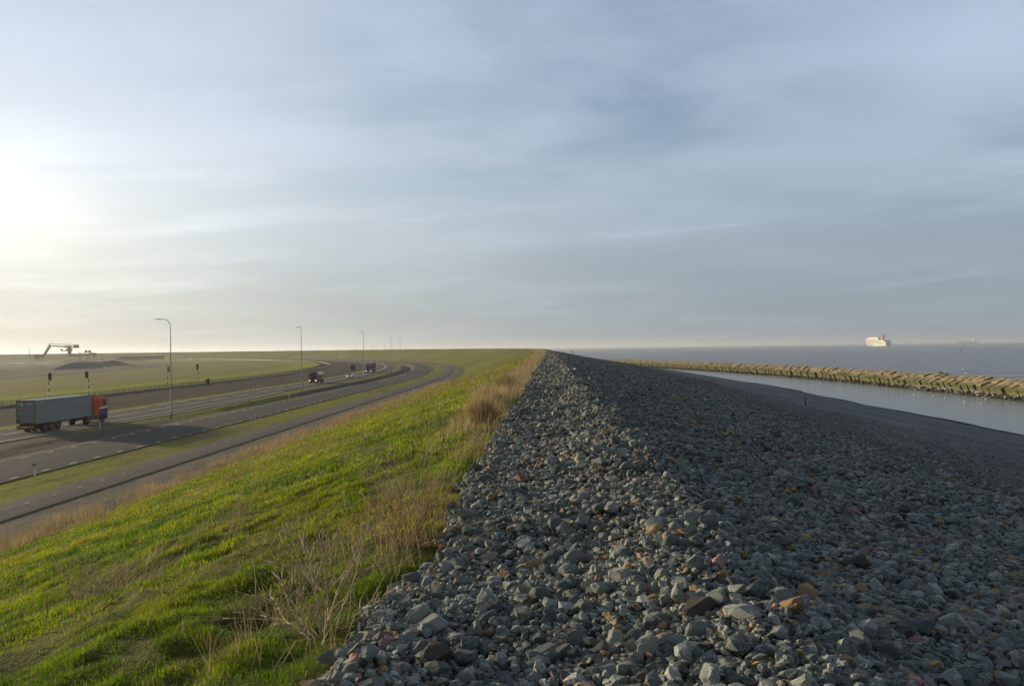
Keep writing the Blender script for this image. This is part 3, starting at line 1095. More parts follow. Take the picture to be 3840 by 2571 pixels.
def chip(base, seed, amp, rounds=1):
    """subdivide a stone and roughen it"""
    V, F = base
    r_ = np.random.default_rng(seed)
    for _ in range(rounds):
        em = {}; V = list(map(np.array, V)); nf = []
        def mid(a, b_):
            k = (min(a, b_), max(a, b_))
            if k not in em:
                em[k] = len(V); V.append((V[a] + V[b_]) / 2)
            return em[k]
        for a, b_, c_ in F:
            x_, y_, z_ = mid(a, b_), mid(b_, c_), mid(c_, a)
            nf += [(a, x_, z_), (x_, b_, y_), (z_, y_, c_), (x_, y_, z_)]
        V = np.array(V); F = np.array(nf)
        V = V * (1 + r_.normal(0, amp, (len(V), 1)))
        amp *= .6
    return V, F


HI = [chip(h, k, .022, 2) for k, h in enumerate(HI)]
MID = [chip(h, k + 50, .035, 1) for k, h in enumerate(MID)]


def rand_rot(n, tilt_sd=0.35):
    yaw = RNG.uniform(0, 2 * np.pi, n); tx = RNG.normal(0, tilt_sd, n); ty = RNG.normal(0, tilt_sd, n)
    cz, sz = np.cos(yaw), np.sin(yaw); cx, sx_ = np.cos(tx), np.sin(tx); cy, sy = np.cos(ty), np.sin(ty)
    Rz = np.zeros((n, 3, 3)); Rz[:, 0, 0] = cz; Rz[:, 0, 1] = -sz; Rz[:, 1, 0] = sz; Rz[:, 1, 1] = cz; Rz[:, 2, 2] = 1
    Rx = np.zeros((n, 3, 3)); Rx[:, 0, 0] = 1; Rx[:, 1, 1] = cx; Rx[:, 1, 2] = -sx_; Rx[:, 2, 1] = sx_; Rx[:, 2, 2] = cx
    Ry = np.zeros((n, 3, 3)); Ry[:, 1, 1] = 1; Ry[:, 0, 0] = cy; Ry[:, 0, 2] = sy; Ry[:, 2, 0] = -sy; Ry[:, 2, 2] = cy
    return np.einsum('nij,njk,nkl->nil', Rx, Ry, Rz)


def scatter_stones(s0, s1, n0, n1, count, med, sig, lo, hi):
    S = RNG.uniform(s0, s1, count); N = RNG.uniform(n0, n1, count)
    e = edge_n(S)
    keep = (N > e - 0.06 + 0.25 * RNG.random(count) ** 3)
    if n0 == 11: keep &= N < np.interp(S, [18, 30, 60, 170], [14.5, 17, 20, 27]) + np.minimum(RNG.exponential(1.5, count), 9)
    if n1 < 30: keep &= N < np.interp(S, [5, 13, 56, 150], [7.2, 8.4, 12.2, 14]) + np.minimum(RNG.exponential(.8, count), 4) + 1.2 * (fbm(S * .3, S * 0, 17, 2) - .5)
    X, Y = plan(S, N)
    keep &= (X < 0.70 * Y + 1.2) & (X > -0.70 * Y - 1.2)
    S, N, X, Y = S[keep], N[keep], X[keep], Y[keep]
    d = np.clip(np.exp(RNG.normal(np.log(med), sig, len(S))), lo, hi)
    return S, N, X, Y, d


def instance(base, P, Rm, Sc, pick):
    """merge copies of base shapes; returns V, F, pick per vertex"""
    which = RNG.integers(0, len(base), len(P))
    Vs = []; Fs = []; Ps = []; off = 0
    for k, (bv, bf) in enumerate(base):
        idx = np.nonzero(which == k)[0]
        if not len(idx): continue
        v = bv[None] * Sc[idx][:, None, :]
        v = np.einsum('nij,nvj->nvi', Rm[idx], v) + P[idx][:, None, :]
        f = bf[None] + (np.arange(len(idx)) * len(bv))[:, None, None] + off
        Vs.append(v.reshape(-1, 3)); Fs.append(f.reshape(-1, 3)); Ps.append(np.repeat(pick[idx], len(bv)))
        off += len(idx) * len(bv)
    return np.concatenate(Vs), np.concatenate(Fs), np.concatenate(Ps)


zones = [  # s0, s1, n0, n1, count, median size, sigma, lo, hi, shapes
    (2.6, 5.6, -1.7, 4.6, 58000, .036, .52, .018, .15, 'M'),
    (5.6, 9, -1.7, 7.6, 56000, .039, .50, .022, .16, 'M'),
    (9, 16, -1.8, 12, 60000, .047, .48, .030, .19, 'M'),
    (16, 34, -1.8, 15, 60000, .072, .45, .04, .30, 'L'),
    (34, 75, -1.6, 16, 64000, .105, .42, .06, .36, 'L'),
    (75, 170, -1.2, 17, 26000, .22, .40, .14, .5, 'L'),
    (18, 170, 11, 46, 60000, .075, .40, .045, .26, 'L'),
    (4, 60, 7, 44, 26000, .055, .45, .035, .24, 'L'),
]
near_pool = []
VV = []; FF = []; PP = []; voff = 0
for (a, b_, c_, d_, cnt, med, sig, lo, hi, typ) in zones:
    S, N, X, Y, dd = scatter_stones(a, b_, c_, d_, cnt, med, sig, lo, hi)
    Z = beach_z(S, N)
    n_ = len(S)
    Sc = np.stack([dd * .62, dd * .48 * RNG.uniform(.75, 1.15, n_), dd * .36 * RNG.uniform(.7, 1.25, n_)], -1)
    lift = Sc[:, 2] * RNG.uniform(0.1, 0.9, n_) + RNG.random(n_) ** 2 * 0.05 * (typ == 'M')
    P = np.stack([X, Y, Z + lift], -1)
    Rm = rand_rot(n_, 0.42)
    pick = RNG.random(n_)
    if typ == 'M':
        app = dd / np.hypot(Y, X)
        app[(np.abs(X) > 0.66 * Y) | (Y < 3.95)] = 0
        big = np.argsort(-app)[:92]
        near_pool += [(app[i], P[i], Rm[i], Sc[i], pick[i]) for i in big]
        rest = np.setdiff1d(np.arange(n_), big)
        P, Rm, Sc, pick = P[rest], Rm[rest], Sc[rest], pick[rest]
    V, F, pk = instance(MID if typ == 'M' else LOW, P, Rm, Sc, pick)
    VV.append(V); FF.append(F + voff); PP.append(pk); voff += len(V)
shingle = mesh_np('shingle', np.concatenate(VV), np.concatenate(FF), M['stone'], attrs={'pick': ('FLOAT', np.concatenate(PP))})
tag(shingle, 'grey angular shingle covering the crest and seaward bank of the dike', 'shingle', kind='stuff')

# the larger stones that show individually
hi_meshes = []
for k, (bv, bf) in enumerate(HI):
    me = bpy.data.meshes.new('stone')
    me.from_pydata(bv.tolist(), [], bf.tolist())
    me.materials.append(M['stone_obj'])
    hi_meshes.append(me)
TONES = [(.16, 'dark slate-grey'), (.34, 'grey-green'), (.48, 'blue-grey'), (.62, 'light grey'), (.72, 'greenish grey'), (.76, 'pale grey'), (.83, 'blackish grey'),
         (.872, 'brownish grey'), (.90, 'rusty brown'), (.925, 'pinkish'), (.952, 'sandy'), (.98, 'ochre'), (1.0, 'dark brown')]


def tone(p):
    for lim, nm in TONES:
        if p < lim: return nm
    return 'whitish'


def lone_stone(P, Rm, Sc, pick, label=None, group=None, k=None):
    k = random.randrange(len(hi_meshes)) if k is None else k
    o = bpy.data.objects.new('stone', hi_meshes[k])
    Mx = Matrix([list(r) for r in Rm]).to_4x4()
    o.matrix_world = Matrix.Translation(Vector([float(q) for q in P])) @ Mx @ Matrix.Diagonal((*[float(q) for q in Sc], 1))
    o.color = (1, 1, 1, float(pick))
    link(o)
    tag(o, label, 'stone', group)
    return o


# stones picked out of the photograph: (s, n, size xyz, tone, yaw, label)
named = [
    (4.15, -0.62, (.15, .12, .10), .99, .3, 'big dark brown wedge of stone at the bottom edge, beside paler granite'),
    (4.42, -1.22, (.17, .075, .065), .66, .15, 'long smooth grey stone at the grass edge, lowest by the bare earth'),
    (4.62, -0.72, (.17, .12, .09), .74, .1, 'broad speckled granite stone behind the dark brown wedge'),
    (4.18, 0.40, (.045, .042, .042), .972, 0, 'small round bright yellow pebble in the near shingle'),
    (4.22, 0.29, (.045, .04, .05), .91, .8, 'small brick-red broken stone left of the yellow pebble'),
    (5.55, -0.60, (.07, .05, .04), .92, .5, 'rust-coloured stone lying near the dead stems at the grass edge'),
    (6.25, 1.12, (.15, .09, .13), .50, .9, 'upright grey-green slab standing proud of the crest shingle'),
    (5.2, 0.45, (.16, .08, .09), .74, -.6, 'elongated speckled granite stone leaning across the crest'),
    (4.22, 1.02, (.17, .08, .09), .74, -.7, 'long speckled granite stone at the lower middle, pointing down to the right'),
    (4.42, 0.82, (.17, .13, .09), .985, .2, 'broad brown-black stone half sunk in shadow on the crest'),
    (5.0, 1.95, (.10, .07, .06), .972, .1, 'large ochre stone with a dark spot on the shaded bank'),
    (8.7, 3.8, (.12, .10, .10), .985, .6, 'blackish rounded stone standing out on the shaded bank'),
    (8.4, 3.05, (.15, .08, .08), .92, .2, 'rusty orange stone high on the shaded bank'),
    (5.4, 2.85, (.16, .075, .075), .74, .25, 'long pale speckled stone low on the shaded bank at the right'),
    (5.15, 2.45, (.07, .055, .055), .94, .4, 'tan rounded stone below the pale speckled stone'),
    (4.75, 1.62, (.08, .06, .06), .94, 1.0, 'sandy brown blunt stone at the lower right'),
    (5.7, 1.55, (.13, .07, .06), 1.0, .4, 'whitish lilac flat stone on the brow of the bank'),
    (9.6, -0.35, (.16, .10, .08), 1.0, .2, 'whitish large stone on the crest shingle beyond the dead stems'),
    (9.3, -0.05, (.20, .08, .06), .89, .05, 'long flat brownish stone right of the whitish one on the crest'),
    (11.0, -1.05, (.17, .10, .07), .66, .1, 'grey-green flat boulder at the grass edge below the tan bush'),
    (10.6, -1.22, (.10, .08, .07), 1.0, .4, 'whitish rounded stone at the grass edge beside the green boulder'),
    (6.9, 0.05, (.13, .11, .12), .36, 1.1, 'dark blocky stone standing up in the middle of the crest'),
    (7.8, 0.35, (.13, .09, .10), .74, .5, 'speckled lumpy stone in the middle of the crest'),
    (5.05, -0.95, (.11, .08, .07), .68, .3, 'pale granite cobble by the dead branches at the grass edge'),
]
for s_, n_, sz, pk, yw, lab in named:
    x, y = plan(s_, n_)
    z = float(beach_z(np.array(s_), np.array(n_)))
    Rm = np.array(Matrix.Rotation(yw, 3, 'Z') @ Matrix.Rotation(random.uniform(-.25, .25), 3, 'Y'))
    lone_stone((float(x), float(y), z + sz[2] * .75), Rm, [q * .76 for q in sz], pk, lab)
near_pool.sort(key=lambda q: -q[0])
for app, P, Rm, Sc, pk in near_pool:
    if .925 < pk < .98: pk = pk * .78
    tn = tone(pk)
    lone_stone(P + np.array([0, 0, Sc[2] * .25]), Rm, Sc * 1.03, pk, tn + ' angular stone lying loose on top of the near shingle', 'larger %s stones on the near shingle' % tn)

# weedy boulders along the foot of the breakwater
cnt = 2600
S = RNG.uniform(135, 620, cnt); off = RNG.uniform(-1.5, 2.3, cnt)
N = dam_n(S) + off
X, Y = plan(S, N)
dd = np.clip(np.exp(RNG.normal(np.log(.75), .4, cnt)), .35, 1.6)
Sc = np.stack([dd * .6, dd * .5, dd * .38], -1)
Z = np.interp(off, [-1.6, 0, 2.3], [-.12, .30, .75]) + RNG.uniform(-.1, .15, cnt)
V, F, pk = instance(LOW, np.stack([X, Y, Z], -1), rand_rot(cnt, .4), Sc, RNG.random(cnt))
o = mesh_np('boulders', V, F, M['weedrock'])
tag(o, 'dark weed-covered rubble along the foot of the breakwater', 'rubble', kind='stuff')

# ------------------------------------------------------------------ grass and withered plants
def mat_blade(name, stops, trans=0.35, along=None):
    m, t, b = material(name)
    t.n.remove(b)
    tint = t.attr('tint')
    col = t.ramp(tint, stops)
    n1 = t.noise(t.pos(), scale=0.5, detail=4, rough=0.6)
    col = t.vmath('SCALE', col, t.sstep(n1, 0.3, 0.7, 0.72, 1.25))
    d = t.node('ShaderNodeBsdfDiffuse'); t.put(d.inputs[0], col)
    tr = t.node('ShaderNodeBsdfTranslucent'); t.put(tr.inputs[0], t.vmath('SCALE', col, 1.15))
    gl = t.node('ShaderNodeBsdfGlossy'); gl.inputs[0].default_value = (1, 1, 1, 1); gl.inputs['Roughness'].default_value = 0.45
    mx = t.node('ShaderNodeMixShader'); mx.inputs[0].default_value = trans
    t.l.new(d.outputs[0], mx.inputs[1]); t.l.new(tr.outputs[0], mx.inputs[2])
    mx2 = t.node('ShaderNodeMixShader'); mx2.inputs[0].default_value = 0.03
    t.l.new(mx.outputs[0], mx2.inputs[1]); t.l.new(gl.outputs[0], mx2.inputs[2])
    t.l.new(mx2.outputs[0], t.n['Material Output'].inputs[0])
    return m


M['blade'] = mat_blade('grass_blade', [(0.0, (0.042, 0.105, 0.004)), (0.3, (0.130, 0.220, 0.006)), (0.6, (0.300, 0.340, 0.009)), (0.85, (0.37, 0.34, 0.025)), (1.0, (0.36, 0.26, 0.08))], 0.5)
M['straw'] = mat_blade('withered_stem', [(0.0, (0.19, 0.125, 0.055)), (0.5, (0.32, 0.23, 0.11)), (1.0, (0.46, 0.36, 0.20))], 0.35)
M['deadwood'] = simple('dead_stem', (0.50, 0.385, 0.235), 0.85, 0, 0.3, 8.0)
M['redwood'] = simple('reddish_dead_stem', (0.38, 0.215, 0.115), 0.85, 0, 0.3, 8.0)


def blades(S, N, h, w, lean, tint, zfun, bias=None):
    """three-triangle blades; returns V, F, tint"""
    n = len(S)
    X, Y = plan(S, N); Z = zfun(S, N)
    yaw = RNG.uniform(0, 2 * np.pi, n)
    lx, ly = np.cos(yaw) * lean * h, np.sin(yaw) * lean * h
    if bias is not None:
        lx = lx + bias[0] * h; ly = ly + bias[1] * h
    px, py = -np.sin(yaw + RNG.normal(0, .6, n)) * w / 2, np.cos(yaw) * w / 2
    V = np.zeros((n, 5, 3)); hh = h
    V[:, 0] = np.stack([X - px, Y - py, Z - .01], -1); V[:, 1] = np.stack([X + px, Y + py, Z - .01], -1)
    mx_, my_ = X + lx * .35, Y + ly * .35; mz = Z + hh * .62
    V[:, 2] = np.stack([mx_ - px * .75, my_ - py * .75, mz], -1); V[:, 3] = np.stack([mx_ + px * .75, my_ + py * .75, mz], -1)
    V[:, 4] = np.stack([X + lx, Y + ly, Z + hh * (1 - .18 * np.minimum(lean, 1.5))], -1)
    base = (np.arange(n) * 5)[:, None, None]
    F = np.array([[0, 1, 3], [0, 3, 2], [2, 3, 4]])[None] + base
    return V.reshape(-1, 3), F.reshape(-1, 3), np.repeat(tint, 5)


def merge(parts):
    V = []; F = []; T = []; o = 0
    for v, f, t_ in parts:
        V.append(v); F.append(f + o); T.append(t_); o += len(v)
    return np.concatenate(V), np.concatenate(F), np.concatenate(T)


def region(s0, s1, n0, n1, count, edge=True):
    S = RNG.uniform(s0, s1, count); N = RNG.uniform(n0, n1, count)
    X, Y = plan(S, N)
    k = (X > -0.70 * Y - 0.8) & (X < 0.68 * Y + 1)
    if edge: k &= N < edge_n(S) + RNG.normal(0.02, .10, count)
    return S[k], N[k]


parts = []
for (a, b_, n0, cnt, h0, w0) in ((2.6, 7, -6, 150000, .055, .0042), (7, 13, -11, 170000, .065, .0075), (13, 24, -19, 150000, .085, .014),
                                 (24, 45, -28, 130000, .11, .026), (45, 90, -28, 90000, .14, .05), (90, 170, -28, 50000, .2, .1)):
    S, N = region(a, b_, n0, -0.6, cnt)
    dens = fbm(S * .9, N * .9, 101, 3)
    clump0 = fbm(S * 3.6, N * 3.6, 111, 2)
    bare = np.clip((edge_n(S) - N - .12) / .35, 0, 1) + np.clip((S - 5.0) / 1.0, 0, 1)
    k = RNG.random(len(S)) < np.clip((dens - .34) * 6.0, .10, 1) * np.clip((clump0 - .22) * 6, .25, 1) * np.clip(bare, .06, 1)
    S, N, dens = S[k], N[k], dens[k]
    n_ = len(S)
    clump = fbm(S * 3.6, N * 3.6, 111, 2)
    h = h0 * np.interp(S, [6, 16], [.78, .9]) * (0.15 + 1.85 * clump) * RNG.uniform(.6, 1.4, n_)
    tint = np.clip(-.12 + 1.0 * fbm(S * .45, N * .45, 121, 3) + .55 * (clump - .5) + RNG.normal(0, .13, n_) + np.interp(S, [3, 7, 12, 60, 170], [-.25, -.15, 0, .1, .2]), 0, 1)  # nearest grass tinted darker green: shade painted into the blade colour
    parts.append(blades(S, N, h, np.full(n_, w0) * RNG.uniform(.6, 1.4, n_), RNG.uniform(.2, 1.1, n_), tint, land_z, (0.10, -.10)))
V, F, T = merge(parts)
o = mesh_np('grass', V, F, M['blade'], attrs={'tint': ('FLOAT', T)})
tag(o, 'short bright green grass on the landward slope of the dike', 'grass', kind='stuff')

parts = []


def straw(s0, s1, n0, n1, cnt, h0, w0, lean=.45, mask=None, tb=.5, edge=True, bias=(0.10, -.06)):
    S, N = region(s0, s1, n0, n1, cnt, edge)
    if mask is not None:
        k = RNG.random(len(S)) < mask(S, N)
        S, N = S[k], N[k]
    n_ = len(S)
    parts.append(blades(S, N, h0 * RNG.uniform(.4, 1.25, n_) * (.6 + .8 * fbm(S * .8, N * .8, 131, 2)), np.full(n_, w0) * RNG.uniform(.5, 1.3, n_), RNG.uniform(.05, lean, n_),
                        np.clip(tb + RNG.normal(0, .25, n_), 0, 1), land_z, bias))


pat = lambda sc_, lo, seed: (lambda S, N: np.clip((fbm(S * sc_, N * sc_ * 1.3, seed, 3) - lo) * 7, 0, 1))
# belt of brown stems along the foot of the slope
straw(28, 75, -29.8, -25.4, 24000, .70, .013, .6, pat(.5, .42, 141), .72, False)
straw(75, 210, -30.0, -25.8, 22000, .75, .032, .6, pat(.35, .42, 142), .7, False)
# tan tussocks along the edge of the shingle
straw(13.5, 30, -2.3, -0.9, 4200, .38, .006, .6, pat(.6, .50, 143), .75)
straw(20, 48, -2.6, -0.7, 8000, .46, .011, .55, pat(.4, .44, 144), .75)
straw(48, 120, -2.6, -0.2, 9000, .48, .024, .5, pat(.25, .42, 145), .8)
straw(120, 300, -3.0, 0.0, 4500, .5, .07, .5, pat(.08, .40, 154), .8)
# withered patches on the slope
straw(9, 22, -16, -2, 5500, .22, .004, .8, pat(.5, .55, 146), .5)
straw(22, 60, -26, -2, 30000, .32, .012, .7, pat(.25, .52, 147), .5)
straw(60, 150, -27, -3, 26000, .45, .035, .7, pat(.12, .46, 148), .5)
straw(4, 10, -7, -1.1, 1600, .18, .0032, 1.2, pat(.9, .47, 149), .7)
straw(4.6, 9, -2.1, -1.05, 1300, .34, .0034, 1.3, pat(.9, .30, 151), .75, True, (-.15, .1))
straw(9, 14.5, -2.2, -1.0, 1500, .36, .0045, 1.0, pat(.8, .46, 152), .55, True, (-.05, .1))
straw(7, 11, -6.3, -3.9, 1300, .32, .0035, 1.0, pat(.8, .42, 153), .7, True, (.3, .1))
V, F, T = merge(parts)
o = mesh_np('dry_grass', V, F, M['straw'], attrs={'tint': ('FLOAT', T)})
tag(o, 'withered brown grass stems along the foot and the crest edge of the slope', 'dry grass', kind='stuff')


def stem_path(p, d, length, r_, curl=.5, droop=.0, k=7):
    pts = [Vector(p)]; d = Vector(d).normalized()
    for i in range(k):
        d = (d + Vector((r_.uniform(-curl, curl), r_.uniform(-curl, curl), r_.uniform(-curl, curl) * .6 - droop)) * .35).normalized()
        pts.append(pts[-1] + d * length / k)
    return pts


def dry_plant(s_, n_, name, label, seed, stems, length, dirs, rad=.006, twigs=5, spread=.5, mat='deadwood', droop=.05, zoff=0.0, basespread=.06, group=None, cat='dead plant'):
    """a withered plant: woody stems out of one base, each carrying thin side twigs"""
    r_ = random.Random(seed)
    x, y = plan(s_, n_)
    z = float(land_z(np.array(s_), np.array(n_))) + zoff
    root = empty(name, (float(x), float(y), z), 0, label, cat, group)
    st = MB(); tw = MB()
    for i in range(stems):
        d0 = Vector(dirs[i % len(dirs)]) + Vector((r_.uniform(-spread, spread), r_.uniform(-spread, spread), r_.uniform(-spread * .4, spread * .5)))
        L = length * r_.uniform(.55, 1.1)
        p0 = (r_.uniform(-basespread, basespread), r_.uniform(-basespread, basespread), -.03)
        pts = stem_path(p0, d0, L, r_, .55, droop)
        r0 = rad * 0.98 * r_.uniform(.6, 1.2)
        st.tube(pts, [r0 * (1 - .65 * q / (len(pts) - 1)) for q in range(len(pts))], 5)
        for _ in range(int(twigs * 1.5) if stems > 3 else twigs):
            q = r_.randrange(2, len(pts) - 1)
            dd_ = (pts[q + 1] - pts[q]).normalized() + Vector((r_.uniform(-.9, .9), r_.uniform(-.9, .9), r_.uniform(-.4, .8)))
            tp = stem_path(pts[q], dd_, L * r_.uniform(.2, .5), r_, .6, droop, 5)
            tw.tube(tp, [r0 * .45, r0 * .4, r0 * .35, r0 * .28, r0 * .22, r0 * .15], 4)
    if stems < 5:
        st.add(tw.v, tw.f, True); tw = MB()
    st.build('stem', M[mat], root)
    if tw.v: tw.build('twig', M[mat], root)
    return root


# plants picked out of the photograph
dry_plant(4.98, -1.45, 'dead_shrub', 'large grey-brown dead shrub sprawling from the shingle edge onto the grass, nearest one', 1, 18, .82,
          [(-.55, .5, .6), (.25, .6, .55), (.7, .35, .35), (-.3, .2, .8), (.9, .2, .2), (-.9, .5, .3)], .0085, 7, .35)
dry_plant(6.2, -1.75, 'dead_shrub', 'tangle of dead bleached stems behind the nearest shrub, leaning over the shingle edge', 2, 20, .80,
          [(-.4, .2, .7), (.4, .1, .6), (.8, .2, .3), (-.7, .4, .4)], .005, 8, .5)
dry_plant(6.98, -1.30, 'dead_shrub', 'heap of reddish dead stems at the shingle edge beyond the bleached tangle', 3, 26, .80,
          [(-.6, .3, .55), (.6, .0, .25), (-.2, .5, .7), (.5, .4, .5)], .0055, 7, .6, 'redwood')
dry_plant(8.4, -1.45, 'dead_shrub', 'tall thin tan stems fanning up at the shingle edge between reddish heap and tan bush', 4, 26, .92,
          [(-.25, .2, .9), (.3, .1, .8), (-.5, .1, .7)], .0038, 6, .45)
dry_plant(8.44, -4.8, 'dead_plant', 'fan of pale bent stalks leaning right on the lower left grass', 5, 18, .66,
          [(.55, .35, .65), (.8, .1, .4), (-.1, .3, .7), (-.7, .0, .5)], .0075, 4, .4)
dry_plant(9.0, -5.6, 'dead_plant', 'thin withered stalks leaning left of the pale bent fan on the grass', 6, 16, .70,
          [(.2, .3, .8), (.5, .3, .6), (-.3, .1, .8)], .005, 5, .35)
dry_plant(10.5, -4.37, 'dead_plant', 'tall straw-coloured stalks leaning right in the middle of the grass slope', 7, 16, .98,
          [(.45, .3, .75), (.3, .2, .85), (.6, .2, .5)], .0055, 3, .22)
dry_plant(7.91, -5.17, 'dead_plant', 'pair of reddish upright stalks at the far left of the near grass', 8, 2, .42,
          [(.06, .05, 1), (.75, .3, .5)], .006, 1, .06, 'redwood')
dry_plant(5.87, -3.14, 'dead_plant', 'pale arched leafless runners on the grass at the bottom left', 9, 7, .36,
          [(.6, -.2, .5), (-.5, -.3, .4), (.2, -.6, .5)], .006, 1, .3, 'deadwood', .55)
dry_plant(4.36, -1.65, 'dead_plant', 'single crooked pale stalk on bare earth at the bottom beside the shingle', 10, 1, .40,
          [(.35, .35, .8)], .006, 1, .05, 'deadwood', .02)
dry_plant(4.75, -2.0, 'dead_plant', 'small brown seed-head stalk above the single crooked stalk', 11, 4, .22,
          [(.0, .1, 1)], .004, 6, .2, 'redwood')
dry_plant(6.6, -3.3, 'dead_plant', 'short rusty bent twig lying in the grass right of the arched runners', 12, 3, .3,
          [(.8, .1, .2), (.4, .4, .4)], .0045, 2, .3, 'redwood')
dry_plant(9.3, -3.2, 'dead_plant', 'leaning reddish stem in the grass left of the reddish heap', 13, 3, .55,
          [(.5, .4, .5), (.3, .2, .6)], .0045, 3, .2, 'redwood')
for k, (s_, n_, lab) in enumerate(((11.5, -7.5, 'lone dark thin stalk on the grass at the left, below the brown belt'), (9.6, -5.1, 'dark upright thin stalk behind the pale bent fan'),
                                   (13.5, -6.2, 'dark thin stalk standing in the upper middle of the grass slope'))):
    dry_plant(s_, n_, 'dead_plant', lab, 20 + k, 1, .6, [(.05, .05, 1)], .005, 4, .05, 'redwood')


def bush(s_, n_, label, seed, rad, height, cnt, tb=.7):
    """a dense dry bush: hundreds of fine upright stems out of one base"""
    x0, y0 = plan(s_, n_); z0 = float(land_z(np.array(s_), np.array(n_)))
    rs = np.random.default_rng(seed)
    n = cnt
    th = rs.uniform(0, 2 * np.pi, n); rr = rs.random(n) ** .7
    bx = np.cos(th) * rr * rad * .25; by = np.sin(th) * rr * rad * .25
    tx = np.cos(th) * rr * rad + rs.normal(0, .06, n); ty = np.sin(th) * rr * rad + rs.normal(0, .06, n)
    hz = height * np.sqrt(np.clip(1 - (rr * .85) ** 2, .05, 1)) * rs.uniform(.55, 1.1, n)
    w = rs.uniform(.003, .007, n)
    V = np.zeros((n, 5, 3))
    a = th + rs.uniform(-1, 1, n)
    px, py = -np.sin(a) * w, np.cos(a) * w
    V[:, 0] = np.stack([bx - px, by - py, bx * 0 - .05], -1); V[:, 1] = np.stack([bx + px, by + py, bx * 0 - .05], -1)
    mx_ = bx + (tx - bx) * .55 + rs.normal(0, .03, n); my_ = by + (ty - by) * .55 + rs.normal(0, .03, n)
    V[:, 2] = np.stack([mx_ - px * .8, my_ - py * .8, hz * .6], -1); V[:, 3] = np.stack([mx_ + px * .8, my_ + py * .8, hz * .6], -1)
    V[:, 4] = np.stack([tx, ty, hz], -1)
    F = np.array([[0, 1, 3], [0, 3, 2], [2, 3, 4]])[None] + (np.arange(n) * 5)[:, None, None]
    o = mesh_np('dry_bush', V.reshape(-1, 3), F.reshape(-1, 3), M['straw'], attrs={'tint': ('FLOAT', np.repeat(np.clip(tb + rs.normal(0, .2, n), 0, 1), 5))})
    o.location = (float(x0), float(y0), z0)
    tag(o, label, 'dry bush')
    return o


bush(17.7, -1.5, 'rounded tan dry bush at the shingle edge, the nearest full bush', 1, .60, .80, 1300, .8)
bush(22.5, -1.5, 'taller tan dry bush just behind the nearest rounded one', 2, .55, .75, 700, .9)
bush(25.0, -2.0, 'wide pale dry bush behind the two nearer ones along the shingle', 3, .8, .85, 800, .9)
bush(30.0, -1.6, 'pale dry bush farther along the shingle edge, reaching the stones', 4, .85, 1.05, 1000, .85)

# ------------------------------------------------------------------ street lamps
def ground_at(s_, n_):
    x, y = plan(s_, n_)
    return float(x), float(y), float(land_z(np.array(float(s_)), np.array(float(n_))))


def lamp_post(s_, n_, label, long_arm=False, H=15.2, parts=True):
    x, y, z = ground_at(s_, n_)
    root = empty('street_lamp', (x, y, z), heading(s_) - math.pi / 2, label, 'street lamp', 'tall street lamps along the highway')
    mb = MB()
    mb.tube([(0, 0, 0), (0, 0, 1.2), (0, 0, 1.25), (0, 0, H - 2.0 if long_arm else H - .25)], [.13, .13, .11, .055], 8)
    mb.build('pole', M['steel'], root)
    arm = MB()
    if long_arm:
        pts = [(0, 0, H - 2.0)] + [(-1.1 + 1.1 * math.cos(a), 0, H - 1.35 + 1.1 * math.sin(a)) for a in np.linspace(0.0, math.pi / 2, 7)] + [(-1.5, 0, H - .25)]
        arm.tube(pts, .05, 6)
        arm.build('arm', M['steel'], root)
        MB().loft([[(-1.4, -.10, H - .30), (-1.4, .10, H - .30), (-1.4, .10, H - .2), (-1.4, -.10, H - .2)],
                   [(-1.8, -.15, H - .32), (-1.8, .15, H - .32), (-1.8, .12, H - .19), (-1.8, -.12, H - .19)],
                   [(-2.4, -.08, H - .28), (-2.4, .08, H - .28), (-2.4, .06, H - .22), (-2.4, -.06, H - .22)]]).build('lamp_head', M['sign_back'], root)
    else:
        arm.tube([(0, 0, H - .25), (-.06, 0, H - .08), (-.22, 0, H), (-.45, 0, H)], .045, 6)
        arm.build('arm', M['steel'], root)
        MB().loft([[(-.40, -.11, H - .08), (-.40, .11, H - .08), (-.40, .11, H + .05), (-.40, -.11, H + .05)],
                   [(-.75, -.16, H - .09), (-.75, .16, H - .09), (-.75, .13, H + .06), (-.75, -.13, H + .06)],
                   [(-1.15, -.10, H - .05), (-1.15, .10, H - .05), (-1.15, .08, H + .04), (-1.15, -.08, H + .04)]]).build('lamp_head', M['sign_back'], root)
    return root


lamp_post(115.5, -56.6, 'tall street lamp with a long curved arm, nearest, beside the container truck road', True)
lamp_post(184.2, -58.5, 'tall street lamp with a short arm standing left of the tanker truck')
lamp_post(251, -58.0, 'tall street lamp with a short arm between the silver car and the blue truck')
ordn = ['fourth', 'fifth', 'sixth', 'seventh', 'eighth', 'ninth', 'tenth', 'eleventh', 'twelfth', 'thirteenth', 'fourteenth', 'fifteenth', 'sixteenth', 'seventeenth', 'eighteenth', 'nineteenth', 'twentieth']
for k, s_ in enumerate([325, 393, 462, 534, 600, 672, 745, 822, 897, 970, 1040, 1105, 1158, 1220, 1272, 1340, 1410]):
    lamp_post(s_, -58.3, 'distant street lamp, the %s along the bend counted from the near one' % ordn[k])

